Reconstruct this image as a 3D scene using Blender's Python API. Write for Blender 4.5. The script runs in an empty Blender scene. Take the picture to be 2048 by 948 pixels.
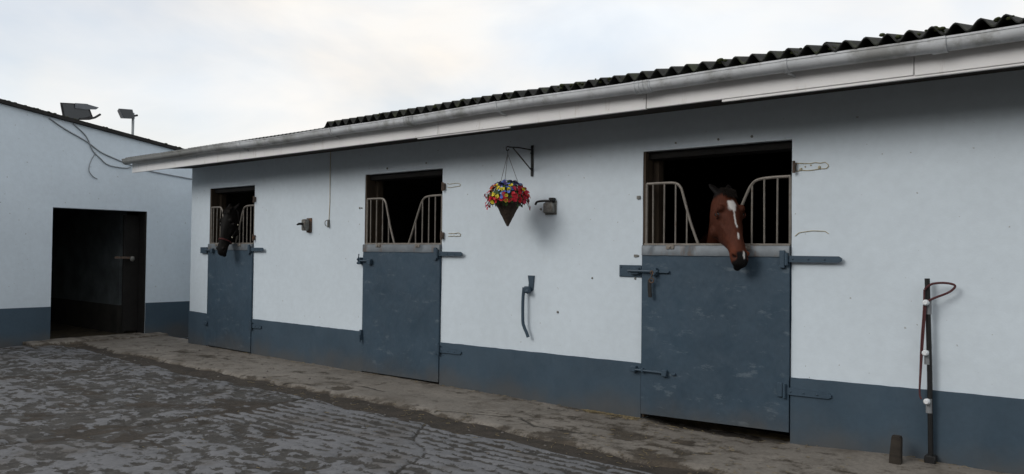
import bpy, bmesh, math, random
import numpy as np
from mathutils import Vector, Matrix, Quaternion
random.seed(7); rng = np.random.default_rng(7)
sc = bpy.context.scene
C = sc.collection
R = math.radians

# ------------------------------------------------------------------ camera
CAM = Vector((0, -5.6467, 1.335)); YAW, PITCH, ROLL, FPX = 0.707172506, 0.0193672757, 0.0114113098, 1600.0
_fw = Vector((-math.sin(YAW)*math.cos(PITCH), math.cos(YAW)*math.cos(PITCH), math.sin(PITCH)))
_r0 = Vector((math.cos(YAW), math.sin(YAW), 0)); _u0 = _r0.cross(_fw)
_r = _r0*math.cos(ROLL) + _u0*math.sin(ROLL); _u = _u0*math.cos(ROLL) - _r0*math.sin(ROLL)
cd = bpy.data.cameras.new('camera'); cam = bpy.data.objects.new('camera', cd); C.objects.link(cam)
cam.matrix_world = Matrix(((_r.x, _u.x, -_fw.x, CAM.x), (_r.y, _u.y, -_fw.y, CAM.y), (_r.z, _u.z, -_fw.z, CAM.z), (0, 0, 0, 1)))
cd.sensor_width = 36; cd.lens = 36*FPX/2048; cd.clip_end = 3000; cd.clip_start = .05
sc.camera = cam
def ray(px, py): return _fw + _r*((px-1024)/FPX) - _u*((py-474)/FPX)
def onY(px, py, Y=0.0): d = ray(px, py); return CAM + d*((Y-CAM.y)/d.y)      # a pixel on a plane parallel to the wall
def onX(px, py, X): d = ray(px, py); return CAM + d*((X-CAM.x)/d.x)
def onZ(px, py, Z=0.0): d = ray(px, py); return CAM + d*((Z-CAM.z)/d.z)

# ------------------------------------------------------------------ world, sun, exposure
SUN_EL, SUN_AZ = R(30), R(-155)            # azimuth from +Y towards +X: behind the camera, to the left
w = bpy.data.worlds.new('World'); sc.world = w; w.use_nodes = True
nt = w.node_tree; nt.nodes.clear(); N = nt.nodes.new; L = nt.links.new
out = N('ShaderNodeOutputWorld'); bg = N('ShaderNodeBackground'); bg.inputs['Strength'].default_value = .1
sky = N('ShaderNodeTexSky'); sky.sky_type = 'NISHITA'; sky.sun_disc = False; sky.sun_elevation = SUN_EL; sky.sun_rotation = SUN_AZ
sky.air_density = 1.0; sky.dust_density = 1.5
tc = N('ShaderNodeTexCoord'); mp = N('ShaderNodeMapping'); mp.inputs['Scale'].default_value = (1, 1, 2.6); mp.inputs['Location'].default_value = (.35, .1, .42)
L(tc.outputs['Generated'], mp.inputs['Vector'])
n1 = N('ShaderNodeTexNoise'); n1.inputs['Scale'].default_value = 2.3; n1.inputs['Detail'].default_value = 6; n1.inputs['Roughness'].default_value = .52; n1.inputs['Distortion'].default_value = .4
n2 = N('ShaderNodeTexNoise'); n2.inputs['Scale'].default_value = 1.9; n2.inputs['Detail'].default_value = 4
L(mp.outputs[0], n1.inputs['Vector']); L(mp.outputs[0], n2.inputs['Vector'])
r1 = N('ShaderNodeValToRGB'); r1.color_ramp.elements[0].position = .30; r1.color_ramp.elements[1].position = .56; L(n1.outputs['Fac'], r1.inputs[0])
r2 = N('ShaderNodeValToRGB'); r2.color_ramp.elements[0].position = .38; r2.color_ramp.elements[1].position = .62
r2.color_ramp.elements[0].color = (.90, .94, .98, 1); r2.color_ramp.elements[1].color = (.985, .935, .87, 1); L(n2.outputs['Fac'], r2.inputs[0])
mul = N('ShaderNodeMix'); mul.data_type = 'RGBA'; mul.blend_type = 'MULTIPLY'; mul.inputs['Factor'].default_value = 1; mul.inputs['B'].default_value = (10.3, 10.3, 10.3, 1); L(r2.outputs[0], mul.inputs['A'])
skm = N('ShaderNodeMix'); skm.data_type = 'RGBA'; skm.blend_type = 'MULTIPLY'; skm.inputs['Factor'].default_value = 1; skm.inputs['B'].default_value = (1.7, 1.7, 1.7, 1); L(sky.outputs[0], skm.inputs['A'])
thin = N('ShaderNodeMapRange'); thin.inputs['To Min'].default_value = .55; thin.inputs['To Max'].default_value = 1.0; L(r1.outputs[0], thin.inputs['Value'])
mx = N('ShaderNodeMix'); mx.data_type = 'RGBA'; L(thin.outputs[0], mx.inputs['Factor']); L(skm.outputs['Result'], mx.inputs['A']); L(mul.outputs['Result'], mx.inputs['B'])
L(mx.outputs['Result'], bg.inputs['Color']); L(bg.outputs[0], out.inputs['Surface'])
ld = bpy.data.lights.new('sun', 'SUN'); ld.energy = 1.0; ld.angle = R(24); ld.color = (1, .98, .95)
sun = bpy.data.objects.new('sun', ld); C.objects.link(sun); sun.location = (-3, -8, 8)
tosun = Vector((math.sin(SUN_AZ)*math.cos(SUN_EL), math.cos(SUN_AZ)*math.cos(SUN_EL), math.sin(SUN_EL)))
sun.rotation_euler = tosun.to_track_quat('Z', 'Y').to_euler()
vs = sc.view_settings; vs.view_transform = 'Standard'; vs.look = 'None'; vs.gamma = 1; vs.exposure = 0; vs.use_curve_mapping = False
sc.render.engine = 'CYCLES'

# ------------------------------------------------------------------ materials
class Mat:
    def __init__(s, name, color, rough=.7, metal=0, spec=.4):
        s.m = bpy.data.materials.new(name); s.m.use_nodes = True; s.t = s.m.node_tree
        s.b = s.t.nodes['Principled BSDF']; s.b.inputs['Roughness'].default_value = rough; s.b.inputs['Metallic'].default_value = metal
        s.b.inputs['Specular IOR Level'].default_value = spec
        s.b.inputs['Base Color'].default_value = (*color, 1)
        rgb = s.t.nodes.new('ShaderNodeRGB'); rgb.outputs[0].default_value = (*color, 1); s.col = rgb.outputs[0]
        g = s.t.nodes.new('ShaderNodeNewGeometry'); s.pos = g.outputs['Position']
        s.h = None
        oi = s.t.nodes.new('ShaderNodeObjectInfo'); s.rand = oi.outputs['Random']
    def n(s, t): return s.t.nodes.new(t)
    def l(s, a, b): s.t.links.new(a, b)
    def noise(s, scale, detail=4, rough=.55, stretch=(1, 1, 1), off=(0, 0, 0), vec=None):
        mp = s.n('ShaderNodeMapping'); mp.inputs['Scale'].default_value = stretch; mp.inputs['Location'].default_value = off; s.l(vec or s.pos, mp.inputs['Vector'])
        x = s.n('ShaderNodeTexNoise'); x.inputs['Scale'].default_value = scale; x.inputs['Detail'].default_value = detail; x.inputs['Roughness'].default_value = rough
        s.l(mp.outputs[0], x.inputs['Vector']); return x.outputs['Fac']
    def ramp(s, v, a, b, lo=0., hi=1.):
        x = s.n('ShaderNodeMapRange'); x.interpolation_type = 'SMOOTHSTEP'; x.inputs['From Min'].default_value = a; x.inputs['From Max'].default_value = b
        x.inputs['To Min'].default_value = lo; x.inputs['To Max'].default_value = hi; s.l(v, x.inputs['Value']); return x.outputs[0]
    def math(s, op, a, b=None):
        x = s.n('ShaderNodeMath'); x.operation = op
        for i, q in enumerate((a, b)):
            if q is None: continue
            if isinstance(q, (int, float)): x.inputs[i].default_value = q
            else: s.l(q, x.inputs[i])
        return x.outputs[0]
    def mix(s, fac, color, blend='MIX'):
        x = s.n('ShaderNodeMix'); x.data_type = 'RGBA'; x.blend_type = blend
        if isinstance(fac, (int, float)): x.inputs['Factor'].default_value = fac
        else: s.l(fac, x.inputs['Factor'])
        s.l(s.col, x.inputs['A'])
        if isinstance(color, tuple): x.inputs['B'].default_value = (*color, 1)
        else: s.l(color, x.inputs['B'])
        s.col = x.outputs['Result']; return s
    def vary(s, scale, amt, stretch=(1, 1, 1), detail=5):
        """lighter and darker by amt (multiplies the colour)"""
        v = s.ramp(s.noise(scale, detail, .6, stretch), .25, .75, 1-amt, 1+amt)
        cc = s.n('ShaderNodeCombineColor'); [s.l(v, cc.inputs[i]) for i in range(3)]
        return s.mix(1.0, cc.outputs[0], 'MULTIPLY')
    def attr(s, name):
        x = s.n('ShaderNodeAttribute'); x.attribute_name = name; return x.outputs['Fac']
    def sep(s):
        x = s.n('ShaderNodeSeparateXYZ'); s.l(s.pos, x.inputs[0]); return x.outputs
    def bump(s, v, strength=.3, dist=.01):
        x = s.n('ShaderNodeBump'); x.inputs['Strength'].default_value = strength; x.inputs['Distance'].default_value = dist; s.l(v, x.inputs['Height'])
        if s.h is not None: s.l(s.h, x.inputs['Normal'])
        s.h = x.outputs[0]; return s
    def rough(s, v): s.l(v, s.b.inputs['Roughness']); return s
    def done(s):
        s.l(s.col, s.b.inputs['Base Color'])
        if s.h is not None: s.l(s.h, s.b.inputs['Normal'])
        return s.m

M = {}
def mk_white(name, c):
    m = Mat(name, c, .75, spec=.25)
    m.vary(1.3, .035).vary(14, .03)
    m.mix(m.ramp(m.noise(3.0, 8, .7, (1, 1, .35), (3, 1, 2)), .60, .78, 0, .22), (.42, .40, .34))        # weathered streaks
    m.mix(m.ramp(m.noise(26, 2, .4, (1, 1, 1), (9, 0, 4)), .735, .76, 0, .55), (.22, .21, .18))           # specks and chips
    m.bump(m.noise(7, 4, .6), .25, .01).bump(m.noise(90, 3, .6), .16, .003)
    return m.done()
M['white'] = mk_white('white_masonry_paint', (.66, .74, .80))
M['white2'] = mk_white('white_gable_paint', (.64, .72, .785))
def mk_slate(name, c, dents=False, dirt=True):
    m = Mat(name, c, .5, spec=.35)
    m.vary(1.7, .10).vary(30, .05)
    if dents:
        m.bump(m.noise(4.2, 3, .6, (1, 1, .6)), .55, .03)
        m.mix(m.ramp(m.noise(9, 6, .72, (.55, 1, 1.5), (2, 0, 7)), .56, .70, 0, .45), (.17, .21, .24))    # scuffs
        m.mix(m.ramp(m.noise(40, 5, .7, (.5, 1, 1), (1, 0, 1)), .68, .74, 0, .35), (.24, .27, .29))
    if dirt:
        z = m.math('ADD', m.sep()['Z'], m.ramp(m.noise(2.2, 6, .6), .2, .8, -.10, .10))
        m.mix(m.ramp(z, .26, -.06, 0, .55), (.105, .09, .072))                                             # splashed mud
    m.bump(m.noise(60, 4, .6), .12, .004).rough(m.ramp(m.noise(5, 4), .3, .7, .42, .62))
    return m.done()
SL = (.043, .073, .104)
M['slate'] = mk_slate('slate_blue_wall_paint', (.050, .081, .112))
M['slate_door'] = mk_slate('slate_blue_door_paint', SL, True)
M['slate_metal'] = mk_slate('slate_blue_ironwork', (.045, .074, .104), False, False)
m = Mat('galvanised_capping', (.135, .155, .172), .5, .25); m.vary(6, .2).mix(m.ramp(m.noise(7, 6, .7, (1, 1, .4)), .54, .68, 0, .7), (.13, .09, .065)); m.bump(m.noise(12, 3), .3, .008); M['galv'] = m.done()
m = Mat('bare_tube_steel', (.22, .20, .175), .5, .25); m.vary(20, .2).mix(m.ramp(m.noise(18, 5, .7), .56, .7, 0, .7), (.16, .10, .06)); M['tube'] = m.done()
m = Mat('rusty_iron', (.10, .075, .06), .8, .2); m.vary(25, .35).mix(m.ramp(m.noise(30, 4), .52, .66, 0, .8), (.20, .09, .04)); m.bump(m.noise(80, 3), .4, .004); M['rust'] = m.done()
m = Mat('grey_iron', (.20, .20, .185), .6, .3); m.vary(40, .25).mix(m.ramp(m.noise(30, 4), .5, .7, 0, .6), (.12, .08, .05)); M['iron'] = m.done()
m = Mat('black_iron', (.018, .018, .018), .5, .2); m.vary(30, .2); M['black'] = m.done()
m = Mat('brown_timber', (.055, .038, .024), .8); m.vary(8, .25, (4, 4, .4)).bump(m.noise(20, 5, .6, (4, 4, .3)), .4, .006); M['timber'] = m.done()
m = Mat('dark_timber', (.03, .024, .018), .85); m.vary(8, .3, (.4, 4, 4)); M['darktimber'] = m.done()
m = Mat('shade_timber', (.010, .009, .008), .9); m.vary(8, .3); M['shadetimber'] = m.done()  # near-black timber; the darkness of the openings is put into its colour
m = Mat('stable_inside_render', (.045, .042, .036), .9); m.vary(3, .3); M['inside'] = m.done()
m = Mat('shaded_limewash', (.13, .15, .155), .9); m.vary(3, .3); M['shadewash'] = m.done()  # white inner wall greyed down, indoor shade put into the colour
m = Mat('stable_bedding', (.07, .055, .032), .95); m.vary(12, .4); M['bedding'] = m.done()
m = Mat('white_fascia_paint', (.84, .83, .82), .5); m.vary(3, .04)
m.mix(m.ramp(m.noise(5, 7, .7, (2.2, 2.2, .5)), .57, .72, 0, .35), (.42, .36, .29)).mix(m.ramp(m.noise(30, 3), .70, .74, 0, .5), (.3, .22, .16)); m.bump(m.noise(30, 4, .6, (.3, 1, 1)), .15, .004); M['fascia'] = m.done()
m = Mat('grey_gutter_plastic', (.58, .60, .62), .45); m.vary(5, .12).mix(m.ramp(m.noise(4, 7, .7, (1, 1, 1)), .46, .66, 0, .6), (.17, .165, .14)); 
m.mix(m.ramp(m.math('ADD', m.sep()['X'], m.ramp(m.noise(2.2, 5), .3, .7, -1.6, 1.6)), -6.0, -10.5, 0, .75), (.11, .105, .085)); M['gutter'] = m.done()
m = Mat('weathered_cement_sheet', (.020, .021, .019), .9); m.vary(4, .3).mix(m.ramp(m.noise(8, 6), .52, .66, 0, .6), (.045, .055, .022)); m.bump(m.noise(40, 4), .5, .006); M['sheet'] = m.done()
m = Mat('thin_metal_sheet', (.10, .105, .10), .6, .2); m.vary(6, .25); M['thinsheet'] = m.done()
m = Mat('moss', (.035, .042, .014), 1.0); m.vary(60, .4); M['moss'] = m.done()
m = Mat('roof_felt', (.022, .021, .02), .9); m.vary(12, .3); M['felt'] = m.done()
m = Mat('lamp_grey', (.13, .14, .155), .5, .2); m.vary(10, .15); M['lampgrey'] = m.done()
m = Mat('lamp_black', (.02, .02, .022), .6); m.vary(10, .15); M['lampblack'] = m.done()
m = Mat('lamp_glass', (.03, .035, .04), .12, 0, .5); M['lampglass'] = m.done()
m = Mat('galvanised_pole', (.34, .37, .38), .5, .3); m.vary(12, .12); M['pole'] = m.done()
m = Mat('grey_cable', (.26, .28, .30), .7); m.vary(10, .15); M['cable'] = m.done()
m = Mat('beige_cord', (.55, .48, .36), .8); m.vary(30, .15); M['cord'] = m.done()
m = Mat('white_plastic', (.78, .80, .82), .4); m.vary(30, .05); M['knob'] = m.done()
m = Mat('maroon_rope', (.085, .03, .032), .9); m.vary(120, .3); M['rope'] = m.done()
m = Mat('grey_collar', (.22, .23, .24), .6); m.vary(30, .1); M['collar'] = m.done()
m = Mat('old_paint_edge', (.42, .38, .27), .9); m.vary(60, .3); M['ghost'] = m.done()
m = Mat('straw', (.22, .175, .095), .9); m.vary(30, .35); M['straw'] = m.done()
m = Mat('stone_chip', (.13, .12, .11), .9); m.vary(20, .4); M['stone'] = m.done()

# concrete: "top" = 1 on the worn crust, 0 in the dirt-filled hollows; "crack" = 1 in cracks and joints
def mk_concrete(name, crust, dirt, sharp, FINE):
    m = Mat(name, dirt, .8, spec=.3)
    m.vary(9, .3).vary(60, .25)
    v = m.math('ADD', m.attr('top'), m.ramp(m.noise(FINE, 7, .68, (1, 1.25, 1)), .25, .75, -.62, .62))
    v = m.math('ADD', v, m.ramp(m.noise(60, 4, .6), .25, .75, -.16, .16))
    cr = Mat.__new__(Mat); 
    rgb = m.n('ShaderNodeRGB'); rgb.outputs[0].default_value = (*crust, 1)
    save = m.col; m.col = rgb.outputs[0]; m.vary(2.2, .16).vary(34, .14)
    m.mix(m.ramp(m.noise(1.6, 6, .65, (1, 1, 1), (4, 2, 0)), .50, .66, 0, .55), (.075, .062, .048))
    crustcol = m.col; m.col = save
    m.mix(m.ramp(v, .5-sharp, .5+sharp), crustcol)
    m.mix(m.ramp(m.attr('crack'), .3, .7, 0, .85), (.022, .019, .015))
    m.bump(m.noise(35, 6, .7), .5, .012).bump(m.noise(160, 3, .7), .4, .003)
    m.rough(m.ramp(m.noise(4, 4), .3, .7, .62, .9))
    return m.done()
M['yard'] = mk_concrete('worn_yard_concrete', (.135, .138, .146), (.046, .043, .039), .13, 15)
M['apron'] = mk_concrete('apron_concrete', (.185, .168, .146), (.060, .049, .037), .35, 6)
m = Mat('mud', (.036, .029, .022), .9); m.vary(7, .35).vary(50, .3); m.bump(m.noise(20, 6, .7), .8, .02); M['mud'] = m.done()
m = Mat('far_ground', (.06, .058, .052), .95); m.vary(.5, .2); M['ground'] = m.done()

# ------------------------------------------------------------------ mesh helpers
def wloc(o):
    v = Vector((0, 0, 0))
    while o is not None: v += o.location; o = o.parent
    return v
def props(o, label=None, cat=None, group=None, kind=None):
    for k, v in (('label', label), ('category', cat), ('group', group), ('kind', kind)):
        if v: o[k] = v
    return o
def empty(name, loc, label, cat, group=None):
    o = bpy.data.objects.new(name, None); o.location = loc; o.empty_display_size = .1; C.objects.link(o); return props(o, label, cat, group)
class MB:
    def __init__(s): s.v = []; s.f = []
    def add(s, v, f):
        k = len(s.v); s.v += [tuple(x) for x in v]; s.f += [tuple(i+k for i in q) for q in f]; return s
    def box(s, x0, x1, y0, y1, z0, z1, bev=0, rot=None):
        c = Vector(((x0+x1)/2, (y0+y1)/2, (z0+z1)/2)); d = (abs(x1-x0)/2, abs(y1-y0)/2, abs(z1-z0)/2)
        bm = bmesh.new(); bmesh.ops.create_cube(bm, size=2)
        for v in bm.verts: v.co = Vector((v.co.x*d[0], v.co.y*d[1], v.co.z*d[2]))
        if bev: bmesh.ops.bevel(bm, geom=bm.edges[:], offset=min(bev, min(d)*.9), segments=1, affect='EDGES')
        bm.verts.index_update()
        vs = [(rot @ v.co if rot else v.co)+c for v in bm.verts]; fs = [[v.index for v in f.verts] for f in bm.faces]; bm.free()
        return s.add(vs, fs)
    def tube(s, pts, r, n=8, cap=True, flat=None):
        pts = [Vector(p) for p in pts]; rr = r if isinstance(r, (list, tuple)) else [r]*len(pts)
        t0 = (pts[1]-pts[0]).normalized(); a = t0.orthogonal().normalized() if flat is None else (Vector(flat)-t0*t0.dot(Vector(flat))).normalized()
        vs = []; fs = []
        for i, p in enumerate(pts):
            t = ((pts[min(i+1, len(pts)-1)]-p).normalized() + (p-pts[max(i-1, 0)]).normalized())
            t = t.normalized() if t.length > 1e-6 else t0
            a = (a-t*a.dot(t)).normalized(); b = t.cross(a)
            for k in range(n):
                q = 2*math.pi*k/n; vs.append(p+(a*math.cos(q)+b*math.sin(q))*rr[i])
        for i in range(len(pts)-1):
            for k in range(n): fs.append((i*n+k, i*n+(k+1) % n, (i+1)*n+(k+1) % n, (i+1)*n+k))
        if cap: fs.append(tuple(range(n))[::-1]); fs.append(tuple(range((len(pts)-1)*n, len(pts)*n)))
        return s.add(vs, fs)
    def loft(s, rings):
        n = len(rings[0]); vs = [p for q in rings for p in q]; fs = []
        for i in range(len(rings)-1):
            for k in range(n): fs.append((i*n+k, i*n+(k+1) % n, (i+1)*n+(k+1) % n, (i+1)*n+k))
        fs.append(tuple(range(n))[::-1]); fs.append(tuple(range((len(rings)-1)*n, len(rings)*n)))
        return s.add(vs, fs)
    def prism(s, poly, y0, y1):            # poly of (x, z), counter-clockwise seen from -Y
        n = len(poly); vs = [(x, y0, z) for x, z in poly]+[(x, y1, z) for x, z in poly]
        fs = [tuple(range(n)), tuple(range(2*n-1, n-1, -1))]+[((k+1) % n, k, n+k, n+(k+1) % n) for k in range(n)]
        return s.add(vs, fs)
    def ball(s, c, r, seg=10, rings=7, sq=(1, 1, 1)):
        vs = []; fs = []; c = Vector(c)
        for i in range(rings+1):
            th = math.pi*i/rings
            for k in range(seg):
                ph = 2*math.pi*k/seg; vs.append(c+Vector((math.sin(th)*math.cos(ph)*sq[0], math.sin(th)*math.sin(ph)*sq[1], math.cos(th)*sq[2]))*r)
        for i in range(rings):
            for k in range(seg): fs.append((i*seg+k, i*seg+(k+1) % seg, (i+1)*seg+(k+1) % seg, (i+1)*seg+k))
        return s.add(vs, fs)
    def build(s, name, mat, parent=None, angle=40, loc=None):
        org = wloc(parent) if parent else Vector(loc or (0, 0, 0))
        me = bpy.data.meshes.new(name); me.from_pydata([tuple(Vector(v)-org) for v in s.v], [], s.f)
        bm = bmesh.new(); bm.from_mesh(me); bmesh.ops.recalc_face_normals(bm, faces=bm.faces); bm.to_mesh(me); bm.free()
        me.polygons.foreach_set('use_smooth', [True]*len(me.polygons)); me.set_sharp_from_angle(angle=R(angle))
        me.materials.append(M[mat] if isinstance(mat, str) else mat)
        o = bpy.data.objects.new(name, me); C.objects.link(o)
        if parent: o.parent = parent
        else: o.location = org
        return o
def smoothpath(pts, n=6):
    pts = [Vector(p) for p in pts]; P = [pts[0]*2-pts[1]]+pts+[pts[-1]*2-pts[-2]]; o = []
    for i in range(1, len(P)-2):
        for k in range(n):
            t = k/n; a, b, c, d = P[i-1:i+3]
            o.append(.5*((2*b)+(c-a)*t+(2*a-5*b+4*c-d)*t*t+(3*b-a-3*c+d)*t**3))
    return o+[pts[-1]]

# numpy noise
_perm = rng.random((256, 256))
def vnoise(x, y):
    xi = np.floor(x).astype(int); yi = np.floor(y).astype(int); fx = x-xi; fy = y-yi
    fx = fx*fx*(3-2*fx); fy = fy*fy*(3-2*fy)
    g = lambda a, b: _perm[a % 256, b % 256]
    return (g(xi, yi)*(1-fx)+g(xi+1, yi)*fx)*(1-fy)+(g(xi, yi+1)*(1-fx)+g(xi+1, yi+1)*fx)*fy
def fbm(x, y, o=4, g=.5):
    s = 0; a = 1; t = 0
    for k in range(o): s = s+a*vnoise(x*2**k+17*k, y*2**k+31*k); t += a; a *= g
    return s/t
def sstep(x, a, b): t = np.clip((x-a)/(b-a), 0, 1); return t*t*(3-2*t)
def segdist(X, Y, pts):
    d = np.full(X.shape, 9.)
    for (ax, ay), (bx, by) in zip(pts[:-1], pts[1:]):
        dx, dy = bx-ax, by-ay; t = np.clip(((X-ax)*dx+(Y-ay)*dy)/(dx*dx+dy*dy), 0, 1); d = np.minimum(d, np.hypot(X-ax-t*dx, Y-ay-t*dy))
    return d
def field(name, x0, x1, y0, y1, res, fn, mat, skirt=.12, parent=None):
    """height-field sheet with a skirt and the attributes fn gives"""
    nx = max(2, int((x1-x0)/res)); ny = max(2, int((y1-y0)/res))
    X, Y = np.meshgrid(np.linspace(x0, x1, nx+1), np.linspace(y0, y1, ny+1)); Z, at = fn(X, Y)
    V = np.stack([X.ravel(), Y.ravel(), Z.ravel()], 1); i = np.arange((nx+1)*(ny+1)).reshape(ny+1, nx+1)
    F = np.stack([i[:-1, :-1], i[:-1, 1:], i[1:, 1:], i[1:, :-1]], -1).reshape(-1, 4)
    if skirt:
        b = np.concatenate([i[0, :], i[1:, -1], i[-1, -2::-1], i[-2:0:-1, 0]]); k = len(V)
        W = V[b].copy(); W[:, 2] -= skirt; V = np.concatenate([V, W]); m_ = len(b); a = np.arange(m_); c = (a+1) % m_
        F = np.concatenate([F, np.stack([b[c], b[a], k+a, k+c], 1)]); at = {q: np.concatenate([v.ravel(), np.zeros(m_)]) for q, v in at.items()}
    me = bpy.data.meshes.new(name); me.vertices.add(len(V)); me.vertices.foreach_set('co', V.astype(np.float32).ravel())
    me.loops.add(F.size); me.loops.foreach_set('vertex_index', F.astype(np.int32).ravel()); me.polygons.add(len(F)); me.polygons.foreach_set('loop_start', np.arange(0, F.size, 4, dtype=np.int32))
    me.update(calc_edges=True); me.polygons.foreach_set('use_smooth', [True]*len(F))
    for q, v in at.items(): me.attributes.new(q, 'FLOAT', 'POINT').data.foreach_set('value', v.ravel().astype(np.float32))
    me.materials.append(M[mat]); o = bpy.data.objects.new(name, me); C.objects.link(o)
    if parent: o.parent = parent
    return o

# ------------------------------------------------------------------ ground
g = MB().add([(-900, -900, -.12), (900, -900, -.12), (900, 900, -.12), (-900, 900, -.12)], [(0, 1, 2, 3)]).build('ground', 'ground'); props(g, kind='structure')
props(g, label='plain earth ground spreading around the stable yard')
g['category'] = 'ground'
def mud_fn(X, Y): return -.045+.03*fbm(X*3, Y*3)+.012*fbm(X*18, Y*18)-.012, {}
yard = field('yard', -16, 3, -9, .2, .06, mud_fn, 'mud', .1); props(yard, 'muddy bed of the worn concrete stable yard', 'yard', kind='structure')
CRACKS = [[(-7.19, -2.51), (-6.6, -2.75), (-6.13, -2.9), (-5.4, -3.0)], [(-4.69, -1.15), (-4.32, -1.65), (-3.9, -1.95), (-3.6, -2.6), (-3.8, -3.4)], [(-4.32, -1.65), (-5.0, -2.15), (-6.2, -2.3)],
          [(-9.4, -1.2), (-8.8, -2.0), (-8.9, -3.0)], [(-3.9, -1.95), (-3.0, -1.75), (-2.3, -1.9)]]
def slab_fn(X, Y):
    wx = X+.10*fbm(X*2.3, Y*2.3)-.05; wy = Y+.08*fbm(X*2+9, Y*2+4)-.04
    grv = .5+.5*np.cos(2*np.pi*(wy+.018*np.sin(X*1.7))/.105)                         # tamping ridges parallel to the stables
    big = fbm(wx*1.1+3, wy*1.6+8, 3); chip = fbm(wx*10.5, wy*13+5, 3, .55); mid = fbm(wx*2.6+40, wy*5+3, 3)
    right = sstep(X, -6.35, -5.9)*sstep(Y, -2.55, -1.9)
    crust = (.16+.72*right)*grv + 1.5*(chip-.5)+.5*(mid-.5)+.6*(big-.5)+.30-.22*right
    top = sstep(crust, .10, .78)
    ck = np.full(X.shape, 9.)
    jx, jy = X+.05*(fbm(X*4, Y*4)-.5)*2, Y+.05*(fbm(X*4+50, Y*4)-.5)*2
    for c in CRACKS: ck = np.minimum(ck, segdist(jx, jy, c))
    wid = .006+.010*vnoise(X*3, Y*3); crack = 1-sstep(ck, wid*.6, wid*1.5)
    edge = np.minimum.reduce([np.abs(X-j) for j in (-12.3, -9.4, -6.2, -2.35)]+[np.abs(Y+4.35)]); 
    er = sstep(edge, 0, .05+.07*vnoise(X*5, Y*5))
    Z = -.022+.012*(top-.5)*2*.55+.018*(big-.5)*2+.004*(chip-.5)-.012*crack-.022*(1-er)
    rag = Y+1.20+.20*(fbm(X*1.6, Y*1.3+7, 4)-.5)+.05*(fbm(X*9, Y*9)-.5); Z = Z-.05*sstep(rag, -.12, .04)                   # broken edge along the dirt channel
    return Z, {'top': top*(.25+.75*er), 'crack': np.maximum(crack, .8*(1-er))}
XS = [-12.3, -9.4, -6.2, -2.35, 1.2]; YS = [-7.6, -4.35, -.95]
for i in range(4):
    for j in range(2):
        if j == 0 and i > 2: continue
        o = field('concrete_slab', XS[i]+.006, XS[i+1]-.006, YS[j]+.006, YS[j+1]-.006, .017 if j else .05, slab_fn, 'yard', .08, yard)
def apron_fn(X, Y):
    big = fbm(X*1.2+20, Y*1.5, 4); chip = fbm(X*6, Y*12, 4, .55)
    edge = -.98+.26*(fbm(X*1.4+3, X*0+2, 4)-.5)+.10*(fbm(X*6, Y*6, 3)-.5)
    t = sstep(Y, edge-.05, edge+.03)
    ck = segdist(X+.08*(fbm(X*4, Y*4)-.5), Y+.08*(fbm(X*4+9, Y*4)-.5), [(-7.0, -.95), (-6.3, -.55), (-5.9, -.62)])
    ck = np.minimum(ck, segdist(X+.08*(fbm(X*4, Y*4)-.5), Y+.08*(fbm(X*4+9, Y*4)-.5), [(-4.9, -.9), (-4.2, -.62), (-3.9, -.78), (-3.5, -.70)]))
    ck = np.minimum(ck, segdist(X+.06*(fbm(X*5, Y*5)-.5), Y, [(-10.6, -.05), (-10.9, -.6), (-11.4, -1.2)]))
    crack = 1-sstep(ck, .006, .022)
    hollow = sstep(fbm(X*1.9+60, Y*2.6+1, 4), .60, .70)*sstep(-Y, .25, .6)
    Z = .004+.010*(big-.5)*2+.004*(chip-.5)*2+.012*Y*t-.05*(1-t)-.008*crack-.007*hollow
    Z = Z+.035*sstep(X, -2.3, -1.3)*sstep(Y, -.5, 0)
    Z = Z-.035*sstep(-np.abs(X+2.8), -.62, -.5)*sstep(Y, -.10, .02)*1.0
    return Z, {'top': np.clip(t*(.85+.8*(chip-.45)+.6*(big-.5))-.75*hollow, 0, 1), 'crack': crack}
ap = field('apron', -12.34, 1.5, -1.4, .24, .02, apron_fn, 'apron', .08); props(ap, 'pale concrete apron strip at the foot of the stable wall', 'pavement', kind='structure')

# ------------------------------------------------------------------ stable block
DOORS = [(-10.285, -9.175, 2.165), (-6.965, -5.75, 2.175), (-3.425, -2.195, 2.17)]
XL, XR = -10.79, 1.6
st = empty('stable_block', (-5, 0, 0), 'long white stable block with slate blue doors and corrugated roof', 'building')
def wallmesh(mb, xs, zs, holes, y0, y1):
    """a wall in XZ with rectangular holes and reveals"""
    def solid(i, j):
        if i < 0 or j < 0 or i >= len(xs)-1 or j >= len(zs)-1: return False
        cx, cz = (xs[i]+xs[i+1])/2, (zs[j]+zs[j+1])/2
        return not any(a < cx < b and c < cz < d for a, b, c, d in holes)
    for i in range(len(xs)-1):
        for j in range(len(zs)-1):
            if not solid(i, j): continue
            a, b, c, d = xs[i], xs[i+1], zs[j], zs[j+1]
            mb.add([(a, y0, c), (b, y0, c), (b, y0, d), (a, y0, d)], [(0, 1, 2, 3)]); mb.add([(a, y1, c), (b, y1, c), (b, y1, d), (a, y1, d)], [(3, 2, 1, 0)])
            if not solid(i-1, j): mb.add([(a, y0, c), (a, y0, d), (a, y1, d), (a, y1, c)], [(0, 1, 2, 3)])
            if not solid(i+1, j): mb.add([(b, y0, c), (b, y1, c), (b, y1, d), (b, y0, d)], [(0, 1, 2, 3)])
            if not solid(i, j-1): mb.add([(a, y0, c), (a, y1, c), (b, y1, c), (b, y0, c)], [(0, 1, 2, 3)])
            if not solid(i, j+1): mb.add([(a, y0, d), (b, y0, d), (b, y1, d), (a, y1, d)], [(0, 1, 2, 3)])
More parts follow.
